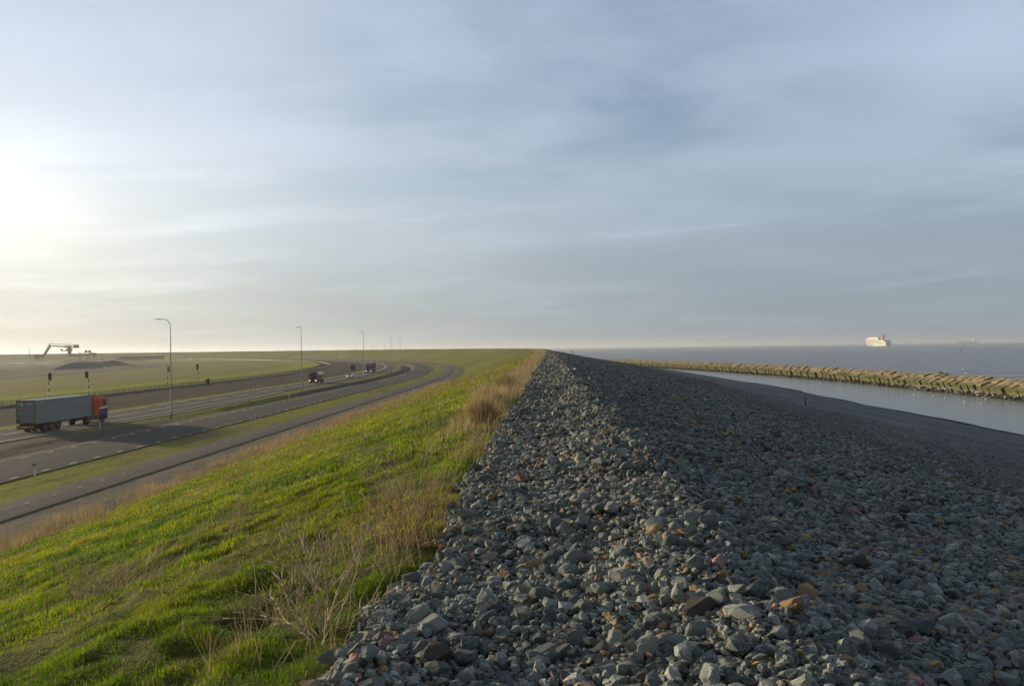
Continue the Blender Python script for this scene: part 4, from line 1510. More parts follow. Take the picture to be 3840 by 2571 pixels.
# ------------------------------------------------------------------ roadside posts
def reflector_post(s_, n_, label, sign=False, group='white reflector posts along the roads'):
    x, y, z = ground_at(s_, n_)
    root = empty('reflector_post', (x, y, z), heading(s_) - math.pi / 2, label, 'reflector post', group)
    MB().loft([[(-.06, -.05, -.1), (.06, -.05, -.1), (.05, .05, -.1), (-.05, .05, -.1)], [(-.06, -.05, .98), (.06, -.05, .98), (.05, .05, 1.02), (-.05, .05, 1.02)]]).build('post', M['white'], root)
    MB().box((0, -.056, .80), (.07, .012, .16)).build('reflector', M['amber'] if n_ > -55 else M['sign_back'], root)
    if sign:
        sg = MB().bbox((0, -.07, 1.12), (.42, .04, .26), .015).build('kilometre_sign', M['white'], root)
        MB().bbox((0, -.095, 1.12), (.36, .012, .20), .01).build('sign_face', M['sign_green'], sg)
        g = MB()
        for q, dx in enumerate((-.11, -.035, .035, .11)):
            g.box((dx, -.104, 1.12), (.022, .006, .11))
            if q != 2: g.box((dx + .012, -.104, 1.165), (.04, .006, .018))
        g.build('number', M['white'], sg)
    return root


side = {-41.7: 'on the verge right of the road', -50: 'on the left edge of the near road', -60.3: 'on the right edge of the highway', -70.6: 'on the left edge of the highway'}


def post_label(s_, n_, sign):
    nm = min(side, key=lambda q: abs(q - n_))
    w = {62: 'nearest', 108: 'second', 154: 'third', 100: 'nearest', 146: 'second', 193: 'third', 200: 'fourth', 250: 'fifth', 309: 'sixth', 360: 'seventh'}
    k = min(w, key=lambda q: abs(q - s_))
    return 'white post%s %s, %s of its row' % (' with number sign' if sign else '', side[nm], w[k])


for s_, n_, sg in ((61.9, -41.7, True), (107.8, -40.9, False), (154.9, -41.0, True), (200.1, -40.6, False), (251.3, -40.8, False), (308.9, -41.2, False), (360.6, -41.4, False),
                   (108.5, -51.4, False), (153.7, -51.4, False), (200.9, -51.4, False), (250.1, -51.4, False), (314, -51.6, False),
                   (100.3, -58.7, True), (144.9, -58.7, False), (193.7, -60.8, False), (249.3, -60.8, False), (295.6, -60.9, False),
                   (100.6, -73, False), (146.1, -73, False), (191.4, -73, False), (248.3, -73, False)):
    reflector_post(s_, n_, post_label(s_, n_, sg), sg)


def small_sign(s_, n_, label, w, h, top, mat, back=True):
    x, y, z = ground_at(s_, n_)
    root = empty('road_sign', (x, y, z), heading(s_) - math.pi / 2, label, 'road sign')
    MB().tube([(0, 0, -.1), (0, 0, top)], .038, 8).build('post', M['steel'], root)
    MB().bbox((0, -.06, top - h / 2 - .03), (w, .03, h), .012).build('sign_panel', M[mat], root)
    MB().box((0, -.035, top - h / 2 - .03), (w * .9, .02, .05)).build('bracket', M['steel'], root)
    return root


small_sign(101, -74.3, 'grey-backed road sign at the left picture edge behind the container truck', 1.25, .75, 2.1, 'sign_back')
small_sign(203.5, -95.0, 'small orange topped marker board on a post beside the railway', .8, .22, 1.45, 'orange')
small_sign(199.6, -75.5, 'small yellow marker board on a post left of the tanker truck', .5, .25, 1.2, 'orange')
small_sign(227.9, -75.3, 'thin grey marker post with plate behind the tanker truck', .25, .3, 1.7, 'sign_back')
small_sign(358, -98.0, 'small grey plate on a post by the far bend of the railway', .6, .4, 2.0, 'sign_back')

# big sign seen from behind
x, y, z = ground_at(338, -75.5)
bb = empty('billboard', (x, y, z), heading(338) - math.pi / 2 + .12, 'large dark square sign board seen from behind, left of the blue truck', 'billboard')
MB().bbox((0, 0, 2.05), (2.1, .08, 2.3), .02).build('board', M['dark_box'], bb)
for sx_ in (-.7, .7):
    MB().tube([(sx_, -.10, -.1), (sx_, -.10, 3.0)], .05, 8).build('post', M['chassis'], bb)
for zz in (1.3, 2.7):
    MB().box((0, -.06, zz), (2.0, .05, .08)).build('crossbar', M['chassis'], bb)

# ------------------------------------------------------------------ railway signals, box, fence
def rail_signal(s_, n_, label, H, side_, face):
    x, y, z = ground_at(s_, n_)
    root = empty('rail_signal', (x, y, z), heading(s_) - math.pi / 2, label, 'railway signal', 'railway signals with oval heads')
    MB().bbox((0, 0, .1), (.5, .5, .35), .04).build('base', M['sign_back'], root)
    bands = [(0.25, .75, 'black'), (.75, 1.75, 'white'), (1.75, 2.35, 'black'), (2.35, 3.15, 'white'), (3.15, H - 1.75, 'chassis')]
    for a, b_, mm in bands:
        MB().tube([(0, 0, a), (0, 0, b_)], .12 if mm != 'chassis' else .08, 8).build('mast_band' if mm != 'chassis' else 'mast', M[mm], root)
    dx = .28 * side_
    MB().tube([(0, 0, H - 1.8), (dx * .6, 0, H - 1.75), (dx, 0, H - 1.55)], .06, 6).build('bracket', M['black'], root)
    pr = []
    for k in range(20):
        a = 2 * math.pi * k / 20
        pr.append((dx + .36 * math.cos(a), H - .75 + (.42 if math.sin(a) > 0 else -.42) + .36 * math.sin(a)))
    hd = MB().prism(pr, -.05, .05).build('signal_head', M['black'], root)
    if face:
        MB().bbox((dx, -.08, H - .75), (.34, .05, 1.05), .05).build('housing', M['sign_back'], hd)
    for q in range(3):
        MB().tube([(dx, .05, H - .45 - .3 * q), (dx, .22, H - .43 - .3 * q)], [.10, .12], 8).build('lamp_hood', M['black'], hd)
    return root


rail_signal(160.5, -104.9, 'railway signal with dark oval head behind the container of the near truck', 5.7, 1, False)
rail_signal(171, -102.6, 'railway signal with dark oval head offset left, behind the red cab', 5.6, -1.4, False)
rail_signal(232, -113.2, 'railway signal with grey housing in its oval head, next to the near lamp post', 5.4, 1.2, True)
rail_signal(218, -98.3, 'railway signal with grey housing in its oval head, rightmost of the four', 6.0, -1, True)
x, y, z = ground_at(224, -98.0)
cb = empty('signal_cabinet', (x, y, z), heading(224) - math.pi / 2, 'small dark pair of trackside cabinets right of the rightmost railway signal', 'cabinet')
for dx in (-.25, .3):
    MB().bbox((dx, 0, .85), (.4, .4, 1.7), .03).build('case', M['chassis'], cb)

fence = empty('railway_fence', (0, 0, 0), 0, 'low dark post and wire fence along the railway', 'fence')
fs = steps((110, 420, 2.55), (420, 900, 2.55))
fposts = []
pv = MB()
for i, s_ in enumerate(fs):
    x, y = plan(s_, -104.4); z = float(land_z(np.array(s_), np.array(-104.4)))
    if i < 99:
        MB().bbox((0, 0, .25), (.11, .11, 1.45), .02).build('post', M['fence_post'], fence, (float(x), float(y), z), heading(s_))
    else:
        pv.box((float(x), float(y), z + .25), (.12, .12, 1.45), heading(s_))
o = pv.build('posts', M['fence_post'], fence); o['kind'] = 'stuff'
wv = MB()
for hz_ in (.15, .4, .65, .88):
    pts = []
    for s_ in fs:
        x, y = plan(s_, -104.34); z = float(land_z(np.array(s_), np.array(-104.4)))
        pts.append((float(x), float(y), z + hz_))
    wv.tube(pts, .022, 4)
wv.build('wire', M['mesh'], fence)
# lattice of fine netting below the top wire
V = []; F = []
for i in range(len(fs) - 1):
    for q in range(9):
        sA = fs[i] + (fs[i + 1] - fs[i]) * (q + .5) / 9
        x, y = plan(sA, -104.3); z = float(land_z(np.array(sA), np.array(-104.4)))
        hd = heading(sA); ux, uy = math.cos(hd) * .035, math.sin(hd) * .035
        b = len(V)
        V += [(x - ux, y - uy, z), (x + ux, y + uy, z), (x + ux, y + uy, z + .9), (x - ux, y - uy, z + .9)]
        F.append((b, b + 1, b + 2, b + 3))
mesh_np('netting', np.array(V, float), np.array(F), M['mesh'], parent=fence)

# ------------------------------------------------------------------ vehicles
def wheel(parent, c, r, w, mat_rim='rim'):
    """axle along local y"""
    wmb = MB(); n = 18
    prof = [(r * .62, -w / 2), (r * .93, -w / 2), (r, -w / 2 + .05), (r, w / 2 - .05), (r * .93, w / 2), (r * .62, w / 2)]
    rings = []
    for rad, yy in prof:
        rings.append([(c[0] + rad * math.cos(2 * math.pi * k / n), c[1] + yy, c[2] + rad * math.sin(2 * math.pi * k / n)) for k in range(n)])
    wmb.loft(rings, True, True)
    o = wmb.build('wheel', M['rubber'], parent)
    sgn = 1 if c[1] > 0 else -1
    rb = MB()
    yo = c[1] + sgn * w / 2
    rb.loft([[(c[0] + q * math.cos(2 * math.pi * k / n), yo + sgn * d_, c[2] + q * math.sin(2 * math.pi * k / n)) for k in range(n)] for q, d_ in ((r * .60, .012), (r * .52, -.02), (r * .28, -.04), (r * .22, .05), (r * .05, .06))], True)
    rb.build('rim', M[mat_rim], o)
    return o


def side_poly(prof, y, th, name, mat, parent):
    """flat panel of outline prof (x, z) lying on the side at y"""
    return MB().prism(prof, y, y + th).build(name, mat, parent)


def cab_shell(x0, x1, w, z0, z1, slope=.35, round_=.10):
    """tractor cab: front at x1"""
    h = w / 2
    def ring(z, front, inset):
        return [(x0, -h + inset, z), (front - round_, -h + inset, z), (front - round_ * .3, -h + inset + round_ * .35, z), (front, -h + inset + round_, z),
                (front, h - inset - round_, z), (front - round_ * .3, h - inset - round_ * .35, z), (front - round_, h - inset, z), (x0, h - inset, z)]
    mb = MB()
    mid = z0 + (z1 - z0) * .50
    mb.loft([ring(z0, x1, .02), ring(z0 + .1, x1, 0), ring(mid, x1, 0), ring(z0 + (z1 - z0) * .80, x1 - slope * .5, .02), ring(z1 - .10, x1 - slope - .10, .06), ring(z1, x1 - slope - .5, .16)])
    return mb


def container_truck(s_, n_):
    x, y, z = ground_at(s_, n_)
    z = float(road_z(np.array(s_), np.array(n_))) + .125
    root = empty('container_truck', (x, y, z), heading(s_), 'articulated truck with a long grey container and a red, white and blue cab', 'truck', None)
    # local x forwards, origin at the rear of the trailer; y left, -y right (the side we see)
    ch = MB(); ch.box((6.2, .45, 1.05), (12.0, .12, .32)); ch.box((6.2, -.45, 1.05), (12.0, .12, .32))
    for q in (0.6, 3, 5.5, 8, 11.5): ch.box((q, 0, 1.05), (.15, 2.3, .18))
    ch.build('trailer_frame', M['chassis'], root)
    L, W, Hc, zb = 12.19, 2.44, 2.90, 1.20
    body = MB()
    # corrugated sides: shallow trapezoid waves
    pts = []
    k = 0; xx = .16
    for yy, sg in ((-W / 2, -1), (W / 2, 1)):
        vs = []; fs_ = []
        xs = []; ds = []
        xx = .12
        while xx < L - .12:
            xs += [xx, xx + .07, xx + .14, xx + .21]; ds += [0, 0, .036, .036]; xx += .278
        for xq, dq in zip(xs, ds):
            vs += [(xq, yy - sg * dq, zb + .12), (xq, yy - sg * dq, zb + Hc - .12)]
        for i in range(len(xs) - 1):
            fs_.append((2 * i, 2 * i + 2, 2 * i + 3, 2 * i + 1))
        body.add(vs, fs_)
    body.box((L / 2, 0, zb + Hc - .03), (L - .2, W - .12, .06))
    body.box((L / 2, 0, zb + .08), (L - .2, W - .1, .10))
    body.box((L - .05, 0, zb + Hc / 2), (.06, W - .2, Hc - .1))
    cont = body.build('container', M['box_grey'], root)
    fr = MB()
    for yy in (-W / 2 + .06, W / 2 - .06):
        fr.box((L / 2, yy, zb + .06), (L, .13, .15)); fr.box((L / 2, yy, zb + Hc - .05), (L - .1, .13, .11))
    fr.build('container_rail', M['box_grey'], cont)
    po = MB()
    for yy in (-W / 2 + .07, W / 2 - .07):
        for xq in (.09, L - .09): po.box((xq, yy, zb + Hc / 2), (.19, .15, Hc - .22))
    po.build('corner_post', M['olive_trim'], cont)
    hd = MB(); hd.box((.06, 0, zb + Hc - .055), (.15, W + .01, .125)); hd.box((.06, 0, zb + .06), (.15, W + .01, .16)); hd.box((L - .04, 0, zb + Hc - .05), (.12, W + .01, .12))
    hd.build('container_header', M['brown_trim'], cont)
    for yy in (-.54, .54):
        dr = MB().bbox((.05, yy, zb + Hc / 2), (.07, 1.04, Hc - .28), .02).build('container_door', M['box_door'], cont)
        br = MB()
        for dy in (-.27, .20): br.tube([(-.02, yy + dy, zb + .15), (-.02, yy + dy, zb + Hc - .15)], .026, 6)
        for zz in (.5, 1.05, 1.6, 2.15, 2.6): br.box((.008, yy, zb + zz), (.02, 1.0, .05))
        for dy in (-.27, .20): br.box((-.03, yy + dy * .6, zb + 1.15), (.03, .25, .05))
        br.build('locking_bar', M['steel'], dr)
    st = [(.86, 2.42, .32, .30, 'white'), (.50, 2.42, .30, .28, 'white'), (.80, 1.70, .36, .38, 'orange'), (.82, .95, .34, .42, 'olive_trim'), (.82, .40, .34, .28, 'black'), (-.35, 2.45, .20, .18, 'white'), (-.62, 2.52, .25, .12, 'white')]
    for yy, zz, w_, h_, mm in st:
        MB().box((-.004, yy, zb + zz), (.012, w_, h_)).build('sticker', M[mm], cont)
    tri = MB(); tri.add([(-.014, 1.0, zb + 2.29), (-.014, .72, zb + 2.29), (-.014, .72, zb + 2.42)], [(0, 1, 2)]); tri.add([(-.014, 1.0, zb + 2.29), (-.014, .72, zb + 2.55), (-.014, .72, zb + 2.29)], [(0, 1, 2)])
    tri.build('sticker_mark', M['blue_stripe'], cont)
    MB().box((L - .95, -W / 2 + .0, zb + 1.22), (.30, .02, .42)).build('sticker', M['orange'], cont)
    # rear bumper with reflectors
    rb = MB(); rb.box((.02, 0, .62), (.12, 2.4, .16)); rb.box((.02, 0, .95), (.08, 2.3, .10)); rb.build('rear_bumper', M['chassis'], root)
    for yy in (-.72, .72):
        MB().box((-.055, yy, .83), (.03, .78, .22)).build('tail_light', M['amber'], root)
    MB().box((-.05, 0, .82), (.02, .5, .12)).build('number_plate', M['white'], root)
    for xq in (1.9, 3.25, 4.6):
        for yy in (-1.02, 1.02): wheel(root, (xq, yy, .52), .52, .40)
        MB().tube([(xq, -1.0, .52), (xq, 1.0, .52)], .09, 8).build('axle', M['chassis'], root)
        for yy in (-1.02, 1.02):
            g = MB(); n = 9
            g.loft([[(xq + q * math.cos(math.pi * k / n), yy + d_, .55 + q * math.sin(math.pi * k / n)) for q in (.60, .63)] + [] for k in range(n + 1) for d_ in (0,)] if False else
                   [[(xq + .60 * math.cos(math.pi * k / n), yy - .21, .55 + .60 * math.sin(math.pi * k / n)), (xq + .63 * math.cos(math.pi * k / n), yy - .21, .55 + .63 * math.sin(math.pi * k / n)),
                     (xq + .63 * math.cos(math.pi * k / n), yy + .21, .55 + .63 * math.sin(math.pi * k / n)), (xq + .60 * math.cos(math.pi * k / n), yy + .21, .55 + .60 * math.sin(math.pi * k / n))] for k in range(n + 1)])
            g.build('mudguard', M['chassis'], root)
    for yy in (-.8, .8):
        MB().box((7.6, yy, .62), (.14, .14, 1.0)).build('landing_leg', M['steel'], root)
    # tractor
    tf = MB(); tf.box((12.5, .4, .82), (6.0, .12, .26)); tf.box((12.5, -.4, .82), (6.0, .12, .26)); tf.build('tractor_frame', M['chassis'], root)
    for yy in (-1.0, 1.0):
        wheel(root, (11.05, yy, .52), .52, .48)
        wheel(root, (14.75, yy, .52), .52, .34)
    c0, c1 = 13.15, 16.0
    cab = cab_shell(c0, c1, 2.46, 1.12, 3.62, .30, .16).build('cab', M['red'], root)
    dfl = MB(); dfl.loft([[(c0 + .02, -1.10, 3.45), (c0 + 1.9, -1.0, 3.45), (c0 + 1.9, 1.0, 3.45), (c0 + .02, 1.10, 3.45)], [(c0 + .02, -1.08, 4.02), (c0 + .75, -.95, 3.98), (c0 + .75, .95, 3.98), (c0 + .02, 1.08, 4.02)]])
    dfl.build('roof_deflector', M['red'], cab)
    sd = MB()
    for yy in (-1.21, 1.21): sd.box((c0 - .28, yy, 2.35), (.56, .05, 2.5))
    sd.build('side_fairing', M['red'], cab)
    for yy, th in ((-1.245, .012), (1.233, .012)):
        side_poly([(c0 + .75, 1.95), (c1 - .04, 2.06), (c1 - .04, 2.30), (c0 + .75, 2.19)], yy, th, 'white_stripe', M['white'], cab)
        side_poly([(c0 + .75, 1.12), (c1 - .03, 1.12), (c1 - .03, 2.055), (c0 + .75, 1.945)], yy, th, 'blue_panel', M['blue_stripe'], cab)
        side_poly([(c1 - 1.18, 2.52), (c1 - .30, 2.46), (c1 - .42, 3.10), (c1 - .95, 3.14), (c1 - 1.18, 3.0)], yy - .004 * (1 if yy < 0 else -1), th, 'side_window', M['glass'], cab)
    fb = MB()
    for yy in (-1.20, 1.20): pass
    fb.bbox((c1 - .30, 0, .80), (.62, 2.44, .66), .08); fb.build('front_bumper', M['blue_stripe'], root)
    bl = MB().box((c1 + .0, 0, 1.6), (.03, 2.2, .85)).build('grille', M['blue_stripe'], cab)
    ws = MB(); ws.add([(c1 + .012, -1.08, 2.42), (c1 + .012, 1.08, 2.42), (c1 - .16, 1.05, 3.12), (c1 - .16, -1.05, 3.12)], [(0, 1, 2, 3)]); ws.build('windscreen', M['glass'], cab)
    for yy in (-1.42, 1.42):
        mr = MB().bbox((c1 - .05, yy, 2.82), (.10, .26, .80), .04).build('mirror', M['black'], cab)
        MB().box((c1 - .105, yy, 2.82), (.012, .20, .70)).build('mirror_glass', M['white'], mr)
        MB().tube([(c1 - .15, yy * .85, 3.15), (c1 - .08, yy, 3.15)], .025, 6).build('mirror_arm', M['black'], mr)
    vs = MB(); vs.loft([[(c1 - .30, -1.0, 3.22), (c1 - .30, 1.0, 3.22), (c1 - .32, 1.0, 3.30), (c1 - .32, -1.0, 3.30)], [(c1 - .02, -1.0, 3.14), (c1 - .02, 1.0, 3.14), (c1 - .03, 1.0, 3.20), (c1 - .03, -1.0, 3.20)]]); vs.build('sun_visor', M['black'], cab)
    tk = MB(); tk.bbox((13.0, -.95, .82), (1.9, .55, .60), .08); tk.build('fuel_tank', M['steel'], root)
    tk = MB(); tk.bbox((13.0, .95, .82), (1.9, .55, .60), .08); tk.build('fuel_tank', M['steel'], root)
    sk = MB(); sk.box((12.55, -1.2, .85), (2.7, .05, .62)); sk.build('side_skirt', M['brown_trim'], root)
    for yy in (-1.02, 1.02):
        g = MB(); n = 9
        for xq in (14.75,):
            g.loft([[(xq + .58 * math.cos(math.pi * k / n), yy - .22, .56 + .58 * math.sin(math.pi * k / n)), (xq + .66 * math.cos(math.pi * k / n), yy - .22, .56 + .66 * math.sin(math.pi * k / n)),
                     (xq + .66 * math.cos(math.pi * k / n), yy + .20, .56 + .66 * math.sin(math.pi * k / n)), (xq + .58 * math.cos(math.pi * k / n), yy + .20, .56 + .58 * math.sin(math.pi * k / n))] for k in range(n + 1)])
        g.build('wheel_arch', M['blue_stripe'], root)
    return root


container_truck(94.2, -64.55)


def cab_front(root, x1, w, mat, z0=.95, z1=2.85, depth=1.7, grille='black'):
    cab = cab_shell(x1 - depth, x1, w, z0, z1, .18, .12).build('cab', mat, root)
    ws = MB(); h = w / 2 - .10
    zm = z0 + (z1 - z0) * .50
    ws.add([(x1 + .014, -h, zm + .06), (x1 + .014, h, zm + .06), (x1 - .075, h - .04, z0 + (z1 - z0) * .79), (x1 - .075, -h + .04, z0 + (z1 - z0) * .79)], [(0, 1, 2, 3)])
    ws.build('windscreen', M['glass'], cab)
    MB().bbox((x1 - .05, 0, z0 + (z1 - z0) * .22), (.14, w * .62, (z1 - z0) * .26), .03).build('grille', M[grille], cab)
    MB().bbox((x1 - .22, 0, .62), (.52, w, .62), .07).build('front_bumper', mat, root)
    for yy in (-w * .37, w * .37):
        MB().bbox((x1 + .04, yy, .80), (.06, .36, .20), .03).build('headlight', M['lamp_on'], root)
    for yy in (-w / 2 - .17, w / 2 + .17):
        mr = MB().bbox((x1 - .02, yy, z0 + (z1 - z0) * .70), (.10, .22, .62), .03).build('mirror', M['black'], cab)
    for yy in (-w / 2 - .012, w / 2):
        side_poly([(x1 - 1.15, zm + .1), (x1 - .22, zm + .05), (x1 - .30, z0 + (z1 - z0) * .80), (x1 - 1.15, z0 + (z1 - z0) * .80)], yy, .012, 'side_window', M['glass'], cab)
    return cab


def tanker_truck(s_, n_):
    x, y = plan(s_, n_); z = float(road_z(np.array(s_), np.array(n_))) + .125
    root = empty('tanker_truck', (float(x), float(y), z), heading(s_) + math.pi, 'oncoming tanker truck with a dark red cab and a brushed metal tank', 'truck')
    fr = MB(); fr.box((-3.2, .42, .85), (8.0, .12, .28)); fr.box((-3.2, -.42, .85), (8.0, .12, .28)); fr.build('frame', M['chassis'], root)
    cab_front(root, 1.0, 2.45, M['maroon'], .95, 2.9, 1.9)
    tk = MB(); n = 20; rings = []
    for xq, k in ((-6.9, .80), (-6.75, .97), (-6.6, 1.0), (-1.35, 1.0), (-1.2, .97), (-1.1, .8)):
        rings.append([(xq, 1.22 * k * math.cos(2 * math.pi * q / n), 2.25 + 1.0 * k * math.sin(2 * math.pi * q / n)) for q in range(n)])
    tk.loft(rings, True); tank = tk.build('tank', M['tank'], root)
    b = MB()
    for xq in (-5.6, -4.2, -2.8): b.loft([[(xq + d_, 1.235 * math.cos(2 * math.pi * q / n), 2.25 + 1.015 * math.sin(2 * math.pi * q / n)) for q in range(n)] for d_ in (-.06, .06)], True)
    b.build('tank_band', M['steel'], tank)
    MB().bbox((-4.0, 0, 3.28), (4.4, .7, .14), .03).build('walkway', M['chassis'], tank)
    MB().tube([(-1.6, .0, 3.2), (-1.6, 0, 3.42)], .22, 10).build('hatch', M['chassis'], tank)
    bc = MB().tube([(-2.2, .35, 3.3), (-2.2, .35, 3.52)], .10, 8).build('beacon', M['amber'], tank)
    MB().bbox((-.0, 0, 3.02), (1.2, 1.8, .22), .05).build('roof_rack', M['black'], root)
    for xq in (-.1, -4.4, -5.75):
        for yy in (-1.0, 1.0): wheel(root, (xq, yy, .52), .52, .36)
    for yy in (-1.1, 1.1): MB().bbox((-2.4, yy, .75), (2.4, .3, .55), .04).build('side_locker', M['chassis'], root)
    MB().box((-7.0, 0, .7), (.1, 2.4, .2)).build('rear_bumper', M['chassis'], root)
    return root


tanker_truck(224.5, -67.3)


def blue_truck(s_, n_):
    x, y = plan(s_, n_); z = float(road_z(np.array(s_), np.array(n_))) + .125
    root = empty('container_truck', (float(x), float(y), z), heading(s_) + math.pi, 'oncoming truck with a tall blue cab pulling a rust red container', 'truck')
    fr = MB(); fr.box((-6.4, .45, .95), (14.0, .12, .3)); fr.box((-6.4, -.45, .95), (14.0, .12, .3)); fr.build('frame', M['chassis'], root)
    cab = cab_front(root, 1.0, 2.45, M['navy'], .95, 3.55, 2.2)
    MB().bbox((.0, 0, 3.62), (1.5, 2.2, .30), .1).build('roof_deflector', M['navy'], cab)
    MB().bbox((.92, 0, 3.15), (.22, 2.3, .18), .04).build('sun_visor', M['white'], cab)
    b = MB(); b.bbox((-7.7, 0, 2.60), (12.19, 2.44, 2.62), .04)
    ct = b.build('container', M['rust_box'], root)
    rb = MB()
    for k in range(40):
        for yy in (-1.235, 1.235): rb.box((-13.5 + k * .30, yy, 2.6), (.10, .03, 2.35))
    rb.build('corrugation', M['rust_box'], ct)
    for xq in (0, -3.4, -9.6, -10.9, -12.2):
        for yy in (-1.0, 1.0): wheel(root, (xq, yy, .52), .52, .36)
    MB().box((-13.7, 0, .7), (.1, 2.4, .2)).build('rear_bumper', M['chassis'], root)
    return root


blue_truck(325, -67.4)


def car(s_, n_, label, mat, L=4.4, lights=True, facing=1, name='car', cat='car'):
    x, y = plan(s_, n_); z = float(road_z(np.array(s_), np.array(n_))) + .125
    root = empty(name, (float(x), float(y), z), heading(s_) + (math.pi if facing else 0), label, cat)
    W = 1.78
    def ring(xq, zlo, zhi, wlo, whi): return [(xq, -wlo, zlo), (xq, -W / 2 if wlo > .7 else -wlo, (zlo + zhi) / 2), (xq, -whi, zhi), (xq, whi, zhi), (xq, W / 2 if wlo > .7 else wlo, (zlo + zhi) / 2), (xq, wlo, zlo)]
    body = MB()
    body.loft([ring(-2.15, .38, .78, .74, .66), ring(-2.05, .26, .92, .84, .74), ring(-1.2, .22, .96, .87, .76), ring(.4, .22, .95, .87, .77), ring(1.25, .24, .86, .86, .74), ring(1.95, .28, .70, .80, .66), ring(2.15, .36, .60, .70, .58)], True)
    b = body.build('body', M[mat], root)
    cb_ = MB()
    def cr(xq, zq, w_): return [(xq, -w_, zq), (xq, w_, zq)]
    roof = [(-1.75, .94, .74), (-1.05, 1.36, .58), (-.3, 1.45, .58), (.35, 1.40, .57), (1.15, .92, .74)]
    cb_.loft([[(xq, -.76, .90), (xq, -w_, zq), (xq, w_, zq), (xq, .76, .90)] for xq, zq, w_ in roof], True)
    cb_.build('roof', M[mat], root)
    wsd = MB(); wsd.add([(1.10, -.68, .96), (1.10, .68, .96), (.42, .54, 1.385), (.42, -.54, 1.385)], [(0, 1, 2, 3)])
    wsd.v = [(x_ + .03, y_, z_ + .02) for x_, y_, z_ in wsd.v]; wsd.build('windscreen', M['glass'], root)
    wr = MB(); wr.add([(-1.72, -.66, .98), (-1.72, .66, .98), (-1.10, .54, 1.34), (-1.10, -.54, 1.34)], [(3, 2, 1, 0)])
    wr.v = [(x_ - .03, y_, z_ + .02) for x_, y_, z_ in wr.v]; wr.build('rear_window', M['glass'], root)
    for sg in (-1, 1):
        sw = MB(); sw.add([(.92, sg * .765, .97), (-1.45, sg * .765, .97), (-1.0, sg * .62, 1.32), (-.25, sg * .60, 1.39), (.34, sg * .60, 1.35)], [(0, 1, 2, 3, 4)]); sw.build('side_window', M['glass'], root)
        for xq in (-1.32, 1.34): wheel(root, (xq, sg * .78, .31), .31, .20)
        MB().bbox((2.03, sg * .60, .62), (.16, .34, .14), .03).build('headlight', M['lamp_on'] if lights else M['glass'], root)
        MB().bbox((-2.12, sg * .60, .74), (.08, .30, .14), .02).build('tail_light', M['amber'], root)
        MB().bbox((.78, sg * .95, .98), (.12, .18, .12), .03).build('mirror', M[mat], root)
    MB().bbox((2.12, 0, .46), (.06, .9, .14), .02).build('grille', M['black'], root)
    return root


car(270, -66.0, 'oncoming silver car between the tanker truck and the blue truck', 'silver')
car(1300, -66.5, 'tiny white car on the far bend of the road', 'white', lights=False)

# ------------------------------------------------------------------ sand site: heaps, excavating plant, container row
def heap(x, y, L, W, H, rz, seed, label, mat, z0=None, peaks=None):
    nx, ny = 48, 22
    u, v = np.meshgrid(np.linspace(-1, 1, nx), np.linspace(-1, 1, ny), indexing='ij')
    ridge = np.clip(1 - np.abs(u) ** 4, 0, 1) ** .8
    hgt = ridge * (.7 + .6 * fbm(u * 3 + seed, v * 0 + seed, seed, 3)) if peaks is None else ridge * np.interp(u, np.linspace(-1, 1, len(peaks)), peaks)
    z = H * hgt * np.clip(1.15 - np.abs(v) * 1.35, 0, 1) + (fbm(u * 9, v * 6, seed + 1, 3) - .5) * H * .18 * np.clip(1.1 - np.abs(v), 0, 1) - .3
    V = np.stack([u * L / 2, v * W / 2, z], -1).reshape(-1, 3)
    o = mesh_np('sand_heap', V, grid_faces(nx, ny), M[mat], smooth=True)
    if o.data.polygons[500].normal.z < 0: o.data.flip_normals()
    o.location = (x, y, 2.6 + float(rise(np.array(y))) if z0 is None else z0); o.rotation_euler = (0, 0, rz)
    tag(o, label, 'sand heap')
    return o


def mat_heap(name, a, b_):
    m, t, b = material(name)
    n1 = t.noise(t.pos(), scale=.25, detail=6, rough=.65)
    t.put(b.inputs['Base Color'], t.mix(t.sstep(n1, .35, .65), a, b_))
    b.inputs['Roughness'].default_value = .95
    t.put(b.inputs['Normal'], t.bump(n1, .7, .6))
    return m


M['heap_dark'] = mat_heap('dark_damp_soil', (0.060, 0.052, 0.042), (0.085, 0.072, 0.056))
M['heap_sand'] = mat_heap('grey_sand', (0.13, 0.115, 0.09), (0.17, 0.15, 0.115))
heap(-306, 575, 185, 26, 4.6, R_(104), 3, 'long dark soil heap in the middle of the sand site', 'heap_dark', peaks=[.75, 1.0, .95, .8, .75, 1.0, 1.05, .4])
heap(-500, 900, 70, 30, 3.2, R_(150), 5, 'dark heap beneath the excavating plant', 'heap_dark')
heap(-440, 905, 45, 24, 2.4, R_(160), 6, 'lower grey heap right of the excavating plant', 'heap_sand')
heap(-590, 830, 80, 50, 3.6, R_(160), 7, 'pale sand heap at the left picture edge', 'heap_sand')
heap(-700, 1010, 200, 50, 3.0, R_(170), 8, 'low pale sand ridge behind the plant', 'heap_sand')
# traffic cone-like marker on the heap
x, y = -262.5, 506.
mk = empty('marker_barrel', (x, y, 3.4), 0, 'small red and white marker in front of the long dark soil heap', 'marker')
MB().tube([(0, 0, 0), (0, 0, .9)], [.45, .40], 10).build('body', M['white'], mk)
MB().tube([(0, 0, .9), (0, 0, 1.5)], [.40, .2], 10).build('top', M['red'], mk)

# bucket excavating plant: built in metres in a local plane, x to the right as seen from the dike
PD = 1090.0
px0 = 320
ang_p = math.atan((px0 - 1920) / 2941.0)
pl = empty('stacker_crane', (PD * math.tan(ang_p), PD, 3.6), 0.0, 'large hazy blue-grey bucket stacker with a bent boom at the sand site', 'crane')
K_ = .2391 * PD / 2941.0


def cp(u, v, dpt=0.0): return ((u - 920) * K_, dpt, (345 - v) * K_)


